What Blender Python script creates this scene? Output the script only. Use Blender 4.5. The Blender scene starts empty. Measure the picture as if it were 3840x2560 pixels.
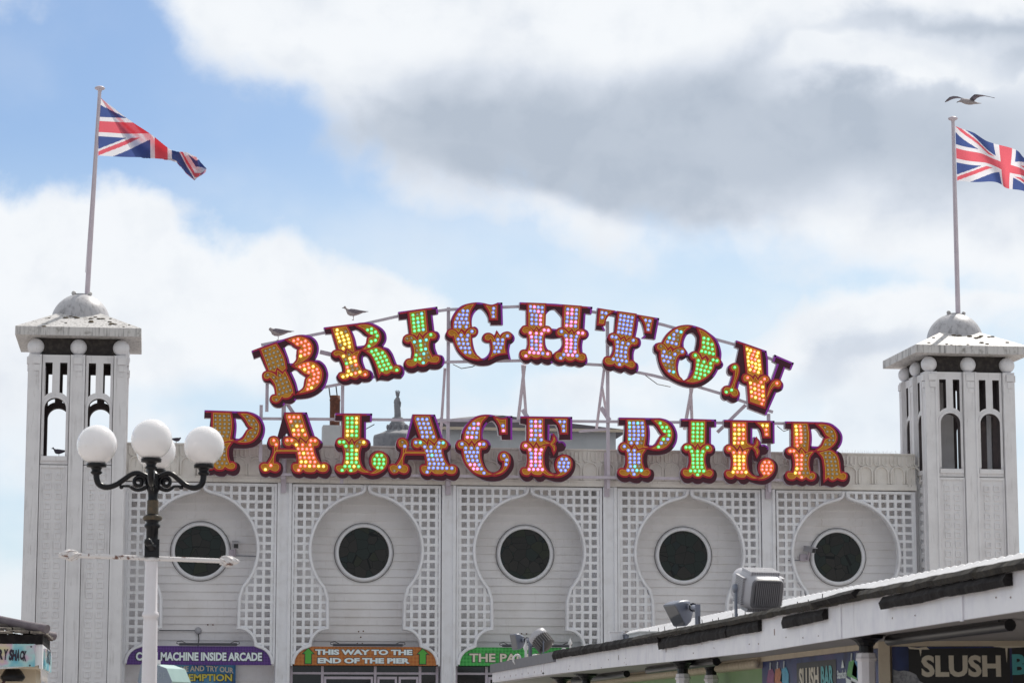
import bpy, bmesh, math, random
import numpy as np
from mathutils import Vector, Matrix
from mathutils.geometry import tessellate_polygon
random.seed(7)
S = bpy.context.scene
COL = S.collection
# ------------------------------------------------------------------ camera
FPX, VPX, HOR, DIST, EYE = 9800.0, 560.0, 2750.0, 61.0, 1.6
PITCH = math.atan((HOR - 1280) / FPX)
YAW = math.atan((1920 - VPX) * math.cos(PITCH) / FPX)
cam = bpy.data.cameras.new('camera')
cam.lens = FPX * 36 / 3840
cam.sensor_width = 36
cam.clip_end = 12000
cam.clip_start = 0.2
co = bpy.data.objects.new('camera', cam)
COL.objects.link(co)
co.location = (0, -DIST, EYE)
co.rotation_euler = (math.pi / 2 + PITCH, 0, -YAW)
S.camera = co
cam.dof.use_dof = True
cam.dof.focus_distance = 61.5
cam.dof.aperture_fstop = 7.1
# ------------------------------------------------------------------ light
SUN = Vector((0.46, 0.62, 0.95)).normalized()
SUN_EL = math.asin(SUN.z)
SUN_AZ = math.atan2(SUN.x, SUN.y)
WORLD = bpy.data.worlds.new('World')
S.world = WORLD
WORLD.use_nodes = True
sl = bpy.data.lights.new('sun', 'SUN')
sl.energy = 3.6
sl.angle = math.radians(0.6)
sl.color = (1.0, 0.95, 0.87)
so = bpy.data.objects.new('sun', sl)
COL.objects.link(so)
so.rotation_euler = SUN.to_track_quat('Z', 'Y').to_euler()
S.view_settings.view_transform = 'Standard'
S.view_settings.look = 'None'
S.view_settings.exposure = 0.0
S.view_settings.gamma = 1.0


def build_sky():
    nt = WORLD.node_tree
    N, L = nt.nodes, nt.links
    N.clear()

    def mth(op, a, b=None, c=None, clamp=False):
        n = N.new('ShaderNodeMath')
        n.operation = op
        n.use_clamp = clamp
        for i, v in enumerate((a, b, c)):
            if v is None:
                continue
            if isinstance(v, (int, float)):
                n.inputs[i].default_value = v
            else:
                L.new(v, n.inputs[i])
        return n.outputs[0]

    def ss(x, lo, hi):
        n = N.new('ShaderNodeMapRange')
        n.interpolation_type = 'SMOOTHSTEP'
        L.new(x, n.inputs[0])
        n.inputs[1].default_value = lo
        n.inputs[2].default_value = hi
        return n.outputs[0]

    def noise(vec, scale, detail, rough, dist=0.0, off=(0, 0, 0), sc=(1, 1, 1)):
        m = N.new('ShaderNodeMapping')
        L.new(vec, m.inputs[0])
        m.inputs[1].default_value = off
        m.inputs[3].default_value = sc
        n = N.new('ShaderNodeTexNoise')
        L.new(m.outputs[0], n.inputs['Vector'])
        n.inputs['Scale'].default_value = scale
        n.inputs['Detail'].default_value = detail
        n.inputs['Roughness'].default_value = rough
        n.inputs['Distortion'].default_value = dist
        return n.outputs[0]

    def curve(x, pts, lo, hi):
        # x -> y through points, sky angles in thousandths of the field
        t = mth('DIVIDE', mth('SUBTRACT', x, lo), hi - lo, clamp=True)
        n = N.new('ShaderNodeFloatCurve')
        L.new(t, n.inputs['Value'])
        c = n.mapping.curves[0]
        P = [((px - lo) / (hi - lo), (py + 0.5) / 2.0) for px, py in pts]
        c.points[0].location = P[0]
        c.points[1].location = P[-1]
        for p in P[1:-1]:
            c.points.new(*p)
        n.mapping.update()
        return mth('SUBTRACT', mth('MULTIPLY', n.outputs[0], 2.0), 0.5)

    tc = N.new('ShaderNodeTexCoord')
    sep = N.new('ShaderNodeSeparateXYZ')
    L.new(tc.outputs['Generated'], sep.inputs[0])
    az = mth('ARCTAN2', sep.outputs[0], sep.outputs[1])
    el = mth('ARCSINE', sep.outputs[2])
    u = mth('MULTIPLY_ADD', mth('SUBTRACT', az, YAW), 6.0, 1.176)       # angle east of the pier axis
    v = mth('MULTIPLY_ADD', mth('SUBTRACT', el, PITCH), -6.0, 0.784)    # angle down from the cloud band
    cmb = N.new('ShaderNodeCombineXYZ')
    L.new(u, cmb.inputs[0])
    L.new(v, cmb.inputs[1])
    P = cmb.outputs[0]
    n1 = noise(P, 2.3, 8, 0.5, 0.1, (3.1, 1.7, 0), (1, 1.25, 1))
    n2 = noise(P, 1.1, 4, 0.5, 0.0, (8.2, 4.4, 0), (1, 1.7, 1))
    n3 = noise(P, 6.0, 8, 0.55, 0.15, (1.2, 6.3, 0))
    wob = mth('ADD', mth('MULTIPLY', mth('SUBTRACT', n1, 0.5), 0.30), mth('MULTIPLY', mth('SUBTRACT', n3, 0.5), 0.26))
    # upper cloud bank: lower edge as a function of azimuth
    e1 = curve(u, [(-0.6, -0.30), (0.0, -0.10), (0.28, -0.02), (0.40, 0.13), (0.56, 0.235), (0.70, 0.295), (0.78, 0.385), (0.93, 0.445),
                   (1.17, 0.485), (1.35, 0.585), (1.6, 0.625), (1.9, 0.645), (2.1, 0.72), (2.5, 0.9)], -0.6, 2.5)
    d1 = ss(mth('ADD', mth('SUBTRACT', e1, v), wob), -0.05, 0.12)
    e2 = curve(u, [(-0.6, 0.45), (0.0, 0.43), (0.15, 0.40), (0.35, 0.43), (0.41, 0.50), (0.55, 0.535), (0.66, 0.53), (0.72, 0.575), (0.90, 0.62),
                   (1.03, 0.66), (1.10, 0.76), (1.3, 0.84), (1.5, 0.84), (1.72, 0.80), (1.85, 0.72), (1.95, 0.65), (2.2, 0.60), (2.5, 0.6)], -0.6, 2.5)
    d2 = ss(mth('ADD', mth('SUBTRACT', v, e2), mth('MULTIPLY', wob, 0.9)), -0.03, 0.065)
    # the low bank breaks into thin veils further down
    veil = ss(mth('ADD', v, mth('MULTIPLY', mth('SUBTRACT', n2, 0.5), 0.9)), 0.80, 0.98)
    d2 = mth('MULTIPLY', d2, mth('SUBTRACT', 1.0, mth('MULTIPLY', veil, mth('MULTIPLY_ADD', ss(n1, 0.40, 0.62), -0.75, 0.95))))
    wisp = mth('MULTIPLY', ss(n1, 0.42, 0.74), mth('MULTIPLY_ADD', ss(v, 0.25, 0.75), 0.40, 0.14))
    tl = mth('MULTIPLY', ss(mth('ADD', mth('MULTIPLY', u, -1.0), wob), -0.14, 0.05), ss(mth('ADD', mth('MULTIPLY', v, -1.0), wob), -0.10, 0.05))
    cov = mth('MAXIMUM', mth('MAXIMUM', d1, d2), mth('MAXIMUM', wisp, mth('MULTIPLY', tl, 0.8)))

    def blob(cx, cy, rx, ry, rot, lo=1.0):
        m = N.new('ShaderNodeMapping')
        m.vector_type = 'TEXTURE'
        add = N.new('ShaderNodeVectorMath')
        add.operation = 'ADD'
        cb = N.new('ShaderNodeCombineXYZ')
        L.new(mth('MULTIPLY', mth('SUBTRACT', n1, 0.5), 0.5), cb.inputs[0])
        L.new(mth('MULTIPLY', mth('SUBTRACT', n1, 0.5), 0.34), cb.inputs[1])
        L.new(P, add.inputs[0])
        L.new(cb.outputs[0], add.inputs[1])
        L.new(add.outputs[0], m.inputs[0])
        m.inputs[1].default_value = (cx, cy, 0)
        m.inputs[2].default_value = (0, 0, rot)
        m.inputs[3].default_value = (rx, ry, 1)
        ln = N.new('ShaderNodeVectorMath')
        ln.operation = 'LENGTH'
        L.new(m.outputs[0], ln.inputs[0])
        return ss(ln.outputs['Value'], 1.15, 0.35)
    g = mth('MAXIMUM', blob(1.62, 0.315, 1.25, 0.215, 0.03), mth('MULTIPLY', blob(2.30, 0.10, 0.42, 0.10, -0.1), 0.95))
    g = mth('MAXIMUM', g, mth('MULTIPLY', blob(2.02, 0.87, 0.26, 0.075, -0.25), 0.35))
    g = mth('MAXIMUM', g, mth('MULTIPLY', blob(0.95, 0.31, 0.34, 0.12, 0.35), 0.8))
    g = mth('MAXIMUM', g, mth('MULTIPLY', blob(1.35, 0.40, 0.62, 0.11, 0.10), 0.95))
    g = mth('SUBTRACT', g, mth('MULTIPLY', blob(2.06, 0.165, 0.34, 0.075, -0.22), 0.75), clamp=True)
    g = mth('MULTIPLY', g, mth('MULTIPLY_ADD', n2, 0.55, 0.66), clamp=True)
    grey = mth('ADD', g, mth('MULTIPLY_ADD', ss(n3, 0.44, 0.68), 0.13, mth('MULTIPLY', ss(n1, 0.50, 0.72), 0.13)), clamp=True)
    rc = N.new('ShaderNodeValToRGB')
    L.new(grey, rc.inputs[0])
    rc.color_ramp.elements[0].position = 0.0
    rc.color_ramp.elements[0].color = (0.915, 0.945, 0.98, 1)
    rc.color_ramp.elements[1].position = 1.0
    rc.color_ramp.elements[1].color = (0.47, 0.535, 0.63, 1)
    e = rc.color_ramp.elements.new(0.45)
    e.color = (0.69, 0.745, 0.83, 1)
    cs = N.new('ShaderNodeVectorMath')
    cs.operation = 'SCALE'
    L.new(rc.outputs[0], cs.inputs[0])
    # clouds opposite the sun and high overhead are dimmer than those round the sun
    dot = N.new('ShaderNodeVectorMath')
    dot.operation = 'DOT_PRODUCT'
    L.new(tc.outputs['Generated'], dot.inputs[0])
    dot.inputs[1].default_value = (0.20, 0.98, 0.0)
    dim = ss(dot.outputs['Value'], -0.25, 0.85)
    L.new(mth('MULTIPLY_ADD', dim, 10.0 - 5.9, 5.9), cs.inputs['Scale'])
    sky = N.new('ShaderNodeTexSky')
    sky.sky_type = 'NISHITA'
    sky.sun_disc = False
    sky.sun_elevation = SUN_EL
    sky.sun_rotation = SUN_AZ
    sky.air_density = 1.0
    sky.dust_density = 0.6
    sky.ozone_density = 2.0
    # thin bright haze low down, open blue higher up
    hz = ss(v, 0.28, 0.80)
    hm = N.new('ShaderNodeMix')
    hm.data_type = 'RGBA'
    L.new(mth('MULTIPLY_ADD', hz, 0.55, mth('MULTIPLY_ADD', ss(u, 0.1, 1.3), 0.18, 0.09)), hm.inputs[0])
    sb = N.new('ShaderNodeVectorMath')
    sb.operation = 'MULTIPLY'
    L.new(sky.outputs[0], sb.inputs[0])
    sb.inputs[1].default_value = SKYMUL
    L.new(sb.outputs[0], hm.inputs[6])
    hm.inputs[7].default_value = (7.4, 8.7, 9.6, 1)
    mx = N.new('ShaderNodeMix')
    mx.data_type = 'RGBA'
    L.new(cov, mx.inputs[0])
    L.new(hm.outputs[2], mx.inputs[6])
    L.new(cs.outputs[0], mx.inputs[7])
    bg = N.new('ShaderNodeBackground')
    bg.inputs[1].default_value = 0.1
    L.new(mx.outputs[2], bg.inputs[0])
    out = N.new('ShaderNodeOutputWorld')
    L.new(bg.outputs[0], out.inputs[0])


SKYMUL = (0.90, 0.99, 1.12)
build_sky()

# ------------------------------------------------------------------ measuring helpers (photo pixel -> point on a known plane)
_F = np.array([math.sin(YAW) * math.cos(PITCH), math.cos(YAW) * math.cos(PITCH), math.sin(PITCH)])
_R = np.array([math.cos(YAW), -math.sin(YAW), 0.0])
_U = np.cross(_R, _F)
_C = np.array([0.0, -DIST, EYE])


def ray(u, v):
    return _F * FPX + _R * (u - 1920) - _U * (v - 1280)


def onY(u, v, Y=0.0):
    d = ray(u, v)
    return _C + d * ((Y - _C[1]) / d[1])


def onX(u, v, X):
    d = ray(u, v)
    return _C + d * ((X - _C[0]) / d[0])


# ------------------------------------------------------------------ materials
def mat(name, col, rough=0.6, metal=0.0, col2=None, nscale=6.0, amount=0.5, bump=0.0, streak=None, streak2=None, coat=0.0, spec=0.5, bscale=40.0, thr=(0.45, 0.75)):
    m = bpy.data.materials.new(name)
    m.use_nodes = True
    nt = m.node_tree
    b = nt.nodes['Principled BSDF']
    b.inputs['Base Color'].default_value = (*col, 1)
    b.inputs['Roughness'].default_value = rough
    b.inputs['Metallic'].default_value = metal
    b.inputs['Specular IOR Level'].default_value = spec
    if coat:
        b.inputs['Coat Weight'].default_value = coat
        b.inputs['Coat Roughness'].default_value = 0.15
    geo = nt.nodes.new('ShaderNodeNewGeometry')
    cur = None

    def nz(scale, vsc=(1, 1, 1), det=6, rg=0.6):
        mp = nt.nodes.new('ShaderNodeMapping')
        nt.links.new(geo.outputs['Position'], mp.inputs[0])
        mp.inputs[3].default_value = vsc
        n = nt.nodes.new('ShaderNodeTexNoise')
        nt.links.new(mp.outputs[0], n.inputs['Vector'])
        n.inputs['Scale'].default_value = scale
        n.inputs['Detail'].default_value = det
        n.inputs['Roughness'].default_value = rg
        return n.outputs[0]

    def mixc(fac, prev, c):
        mx = nt.nodes.new('ShaderNodeMix')
        mx.data_type = 'RGBA'
        nt.links.new(fac, mx.inputs[0])
        if prev is None:
            mx.inputs[6].default_value = (*col, 1)
        else:
            nt.links.new(prev, mx.inputs[6])
        mx.inputs[7].default_value = (*c, 1)
        return mx.outputs[2]

    def rng(x, lo, hi, a):
        r = nt.nodes.new('ShaderNodeMapRange')
        nt.links.new(x, r.inputs[0])
        r.inputs[1].default_value = lo
        r.inputs[2].default_value = hi
        r.inputs[4].default_value = a
        return r.outputs[0]
    if col2:
        cur = mixc(rng(nz(nscale), thr[0], thr[1], amount), cur, col2)
    if streak:
        c3, a3, lo3, hi3 = streak
        cur = mixc(rng(nz(7.0, (2.2, 2.2, 0.16), 5, 0.65), lo3, hi3, a3), cur, c3)
    if streak2:
        c3, a3, lo3, hi3 = streak2
        cur = mixc(rng(nz(3.1, (3.0, 3.0, 0.35), 4, 0.6), lo3, hi3, a3), cur, c3)
    if cur is not None:
        nt.links.new(cur, b.inputs['Base Color'])
    if bump:
        bp = nt.nodes.new('ShaderNodeBump')
        bp.inputs['Strength'].default_value = bump
        bp.inputs['Distance'].default_value = 0.02
        nt.links.new(nz(bscale), bp.inputs['Height'])
        nt.links.new(bp.outputs[0], b.inputs['Normal'])
    return m


def emit(name, col, strength, base=None):
    m = mat(name, base or col, 0.25, coat=0.5)
    b = m.node_tree.nodes['Principled BSDF']
    b.inputs['Emission Color'].default_value = (*col, 1)
    b.inputs['Emission Strength'].default_value = strength
    return m


WHITE = mat('white_weatherboard_paint', (0.89, 0.865, 0.875), 0.55, col2=(0.73, 0.69, 0.675), nscale=1.6, amount=0.55, streak2=((0.30, 0.15, 0.08), 0.55, 0.70, 0.80), streak=((0.48, 0.43, 0.40), 0.35, 0.58, 0.82))
TRIM = mat('white_trim_paint', (0.85, 0.85, 0.885), 0.5, streak2=((0.20, 0.15, 0.12), 0.6, 0.68, 0.8), col2=(0.62, 0.60, 0.60), nscale=3.0, amount=0.45, streak=((0.36, 0.33, 0.31), 0.6, 0.60, 0.8))
LATT = mat('lattice_paint', (0.86, 0.86, 0.89), 0.55, col2=(0.60, 0.58, 0.57), nscale=4.0, amount=0.55, streak=((0.34, 0.31, 0.29), 0.5, 0.62, 0.82))
PARA = mat('parapet_paint', (0.78, 0.745, 0.705), 0.65, col2=(0.55, 0.50, 0.45), nscale=3.2, amount=0.55, streak=((0.13, 0.12, 0.115), 0.8, 0.60, 0.80), bump=0.15)
TOWER = mat('tower_paint', (0.82, 0.805, 0.82), 0.55, streak2=((0.22, 0.19, 0.18), 0.55, 0.64, 0.78), col2=(0.62, 0.60, 0.61), nscale=2.2, amount=0.5, streak=((0.34, 0.32, 0.31), 0.6, 0.58, 0.8))
ROOFW = mat('stained_white_roof', (0.64, 0.62, 0.61), 0.6, col2=(0.16, 0.145, 0.12), nscale=5.0, amount=0.8, thr=(0.56, 0.74), streak=((0.09, 0.085, 0.09), 0.85, 0.50, 0.72))
DOMEM = mat('stained_lead_dome', (0.52, 0.51, 0.53), 0.42, col2=(0.14, 0.13, 0.13), nscale=3.0, amount=0.65, thr=(0.55, 0.75), streak=((0.12, 0.115, 0.12), 0.75, 0.52, 0.74))
FRIEZE = mat('dark_frieze', (0.035, 0.03, 0.03), 0.9, col2=(0.16, 0.14, 0.12), nscale=9, amount=0.4)  # near-black band below the eave, mottled lighter
MOSS = mat('dry_moss', (0.19, 0.15, 0.10), 0.95, col2=(0.05, 0.04, 0.03), nscale=20, amount=0.7)
SHADE = mat('dark_interior_shade', (0.075, 0.06, 0.065), 0.85, col2=(0.16, 0.13, 0.12), nscale=5, amount=0.5)  # belfry shade painted into the inner faces, reveals and floor
MAROON = mat('maroon_panel', (0.060, 0.007, 0.018), 0.32, col2=(0.085, 0.012, 0.03), nscale=5, amount=0.5, streak=((0.13, 0.07, 0.10), 0.25, 0.64, 0.85), spec=0.35)
CRIM = mat('crimson_line', (0.46, 0.014, 0.035), 0.4)
PURP = mat('purple_edge_fringe', (0.33, 0.03, 0.46), 0.35)  # lens fringe put into the colour of the letter edges
OCHRE = mat('ochre_panel', (0.66, 0.31, 0.02), 0.5, col2=(0.52, 0.22, 0.015), nscale=7, amount=0.6)
YELL = mat('yellow_line', (0.86, 0.42, 0.04), 0.45)
RETURN = mat('letter_side_return', (0.52, 0.47, 0.52), 0.45, col2=(0.30, 0.26, 0.29), nscale=5, amount=0.5)
STEEL = mat('galvanised_frame', (0.56, 0.50, 0.57), 0.5, col2=(0.40, 0.34, 0.37), nscale=6, amount=0.5, streak=((0.25, 0.15, 0.12), 0.3, 0.66, 0.85))
POLE = mat('flagpole_paint', (0.66, 0.58, 0.64), 0.4, col2=(0.5, 0.43, 0.48), nscale=4, amount=0.4)
BLACK = mat('black_gloss_iron', (0.008, 0.008, 0.011), 0.3, col2=(0.025, 0.02, 0.018), nscale=18, amount=0.6, spec=0.3)
RUSTY = mat('worn_iron_collar', (0.07, 0.055, 0.035), 0.5, col2=(0.16, 0.10, 0.05), nscale=14, amount=0.8)
POSTW = mat('white_post_paint', (0.80, 0.77, 0.80), 0.38, col2=(0.70, 0.66, 0.68), nscale=6, amount=0.4, streak=((0.20, 0.09, 0.05), 0.55, 0.68, 0.78))
BARW = mat('peeling_white_bar', (0.78, 0.75, 0.75), 0.45, col2=(0.15, 0.055, 0.03), nscale=13, amount=0.95, thr=(0.56, 0.64))
GLOBE = mat('opal_globe', (0.90, 0.87, 0.88), 0.16, coat=0.6, col2=(0.72, 0.66, 0.60), nscale=26, amount=0.5, thr=(0.62, 0.8))
_b = GLOBE.node_tree.nodes['Principled BSDF']
_b.inputs['Transmission Weight'].default_value = 0.0
_b.inputs['Subsurface Weight'].default_value = 0.4
_b.inputs['Subsurface Radius'].default_value = (0.3, 0.3, 0.3)
_b.inputs['Subsurface Scale'].default_value = 1.0
FELT = mat('torn_roof_felt', (0.012, 0.010, 0.011), 0.8, col2=(0.045, 0.04, 0.038), nscale=9, amount=0.6, spec=0.2, bump=0.6, bscale=25)
FELT2 = mat('mossy_roof_edge', (0.018, 0.015, 0.013), 0.9, col2=(0.06, 0.048, 0.03), nscale=12, amount=0.7, bump=0.6, bscale=25)
FASC = mat('canopy_fascia_paint', (0.84, 0.83, 0.87), 0.4, col2=(0.62, 0.61, 0.70), nscale=3.4, amount=0.7, streak=((0.36, 0.22, 0.17), 0.6, 0.66, 0.80), streak2=((0.45, 0.44, 0.52), 0.4, 0.60, 0.75))
CORR = mat('corrugated_white_sheet', (0.74, 0.735, 0.755), 0.45, col2=(0.52, 0.49, 0.47), nscale=4, amount=0.5)
SOFF = mat('grey_soffit', (0.40, 0.38, 0.38), 0.8, col2=(0.30, 0.28, 0.27), nscale=3, amount=0.5)
GREYH = mat('grey_lamp_housing', (0.17, 0.19, 0.25), 0.4, col2=(0.12, 0.135, 0.18), nscale=6, amount=0.4)
SPKG = mat('pale_louvre_housing', (0.46, 0.455, 0.49), 0.4, col2=(0.48, 0.47, 0.5), nscale=8, amount=0.4)
DARK = mat('dark_plastic', (0.03, 0.03, 0.035), 0.5)
GLASS = mat('dark_stained_glass', (0.035, 0.033, 0.030), 0.15, spec=0.2)
CREAM = mat('cream_trim', (0.62, 0.54, 0.42), 0.6, col2=(0.45, 0.38, 0.30), nscale=6, amount=0.5)
RUST = mat('rusted_flue', (0.12, 0.045, 0.03), 0.8, col2=(0.28, 0.11, 0.05), nscale=9, amount=0.8, bump=0.4)
STONE = mat('weathered_grey_stone', (0.28, 0.28, 0.30), 0.8, col2=(0.13, 0.13, 0.15), nscale=7, amount=0.8, bump=0.4, bscale=14)
SLATE = mat('dark_grey_roofing', (0.15, 0.14, 0.155), 0.8, col2=(0.22, 0.2, 0.21), nscale=4, amount=0.6)
REARW = mat('pale_grey_render', (0.58, 0.61, 0.62), 0.8, col2=(0.44, 0.47, 0.48), nscale=1.6, amount=0.6, streak=((0.33, 0.35, 0.36), 0.5, 0.6, 0.8))
DECK = mat('timber_deck', (0.42, 0.39, 0.37), 0.8, col2=(0.32, 0.29, 0.27), nscale=2, amount=0.6)
SEA = mat('sea_water', (0.05, 0.09, 0.10), 0.2, bump=0.5, bscale=0.6)
LETW = mat('white_sign_lettering', (0.78, 0.86, 0.88), 0.4)
LETC = mat('cream_sign_lettering', (0.72, 0.66, 0.54), 0.45)
LETB = mat('black_sign_lettering', (0.02, 0.012, 0.03), 0.5)
LETY = mat('yellow_sign_lettering', (0.78, 0.66, 0.10), 0.45)
LETT = mat('teal_sign_lettering', (0.10, 0.45, 0.48), 0.45)


def stained_glass():
    nt = GLASS.node_tree
    b = nt.nodes['Principled BSDF']
    geo = nt.nodes.new('ShaderNodeNewGeometry')
    vo = nt.nodes.new('ShaderNodeTexVoronoi')
    vo.inputs['Scale'].default_value = 4.4
    nt.links.new(geo.outputs['Position'], vo.inputs['Vector'])
    ve = nt.nodes.new('ShaderNodeTexVoronoi')
    ve.feature = 'DISTANCE_TO_EDGE'
    ve.inputs['Scale'].default_value = 4.4
    nt.links.new(geo.outputs['Position'], ve.inputs['Vector'])
    r = nt.nodes.new('ShaderNodeValToRGB')
    sp = nt.nodes.new('ShaderNodeSeparateColor')
    nt.links.new(vo.outputs['Color'], sp.inputs[0])
    nt.links.new(sp.outputs[0], r.inputs[0])
    cr = r.color_ramp
    cr.interpolation = 'CONSTANT'
    cols = [(0, (0.030, 0.028, 0.026)), (0.3, (0.024, 0.031, 0.028)), (0.5, (0.036, 0.033, 0.030)), (0.7, (0.022, 0.029, 0.030)), (0.85, (0.032, 0.035, 0.024))]
    cr.elements[0].color = (*cols[0][1], 1)
    cr.elements[1].position = cols[1][0]
    cr.elements[1].color = (*cols[1][1], 1)
    for p, c in cols[2:]:
        el = cr.elements.new(p)
        el.color = (*c, 1)
    lt = nt.nodes.new('ShaderNodeMath')
    lt.operation = 'LESS_THAN'
    nt.links.new(ve.outputs['Distance'], lt.inputs[0])
    lt.inputs[1].default_value = 0.018
    mx = nt.nodes.new('ShaderNodeMix')
    mx.data_type = 'RGBA'
    nt.links.new(lt.outputs[0], mx.inputs[0])
    nt.links.new(r.outputs[0], mx.inputs[6])
    mx.inputs[7].default_value = (0.008, 0.008, 0.008, 1)
    nt.links.new(mx.outputs[2], b.inputs['Base Color'])


stained_glass()


def sign_mat(name, c1, c2, scale=14.0):
    """printed sign: ground colour with a soft scale pattern"""
    m = mat(name, c1, 0.4)
    nt = m.node_tree
    b = nt.nodes['Principled BSDF']
    geo = nt.nodes.new('ShaderNodeNewGeometry')
    v = nt.nodes.new('ShaderNodeTexVoronoi')
    v.inputs['Scale'].default_value = scale
    v.inputs['Randomness'].default_value = 0.15
    nt.links.new(geo.outputs['Position'], v.inputs['Vector'])
    mr = nt.nodes.new('ShaderNodeMapRange')
    nt.links.new(v.outputs['Distance'], mr.inputs[0])
    mr.inputs[1].default_value = 0.25
    mr.inputs[2].default_value = 0.6
    mx = nt.nodes.new('ShaderNodeMix')
    mx.data_type = 'RGBA'
    nt.links.new(mr.outputs[0], mx.inputs[0])
    mx.inputs[6].default_value = (*c1, 1)
    mx.inputs[7].default_value = (*c2, 1)
    nt.links.new(mx.outputs[2], b.inputs['Base Color'])
    return m


def blotch_mat(name, base, spots, scale=4.0):
    m = mat(name, base, 0.45)
    nt = m.node_tree
    b = nt.nodes['Principled BSDF']
    geo = nt.nodes.new('ShaderNodeNewGeometry')
    n = nt.nodes.new('ShaderNodeTexNoise')
    n.inputs['Scale'].default_value = scale
    n.inputs['Detail'].default_value = 2
    nt.links.new(geo.outputs['Position'], n.inputs['Vector'])
    r = nt.nodes.new('ShaderNodeValToRGB')
    nt.links.new(n.outputs[0], r.inputs[0])
    el = r.color_ramp.elements
    el[0].position = spots[0][0]
    el[0].color = (*spots[0][1], 1)
    el[1].position = spots[-1][0]
    el[1].color = (*spots[-1][1], 1)
    for p, c in spots[1:-1]:
        q = el.new(p)
        q.color = (*c, 1)
    nt.links.new(r.outputs[0], b.inputs['Base Color'])
    return m


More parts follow.
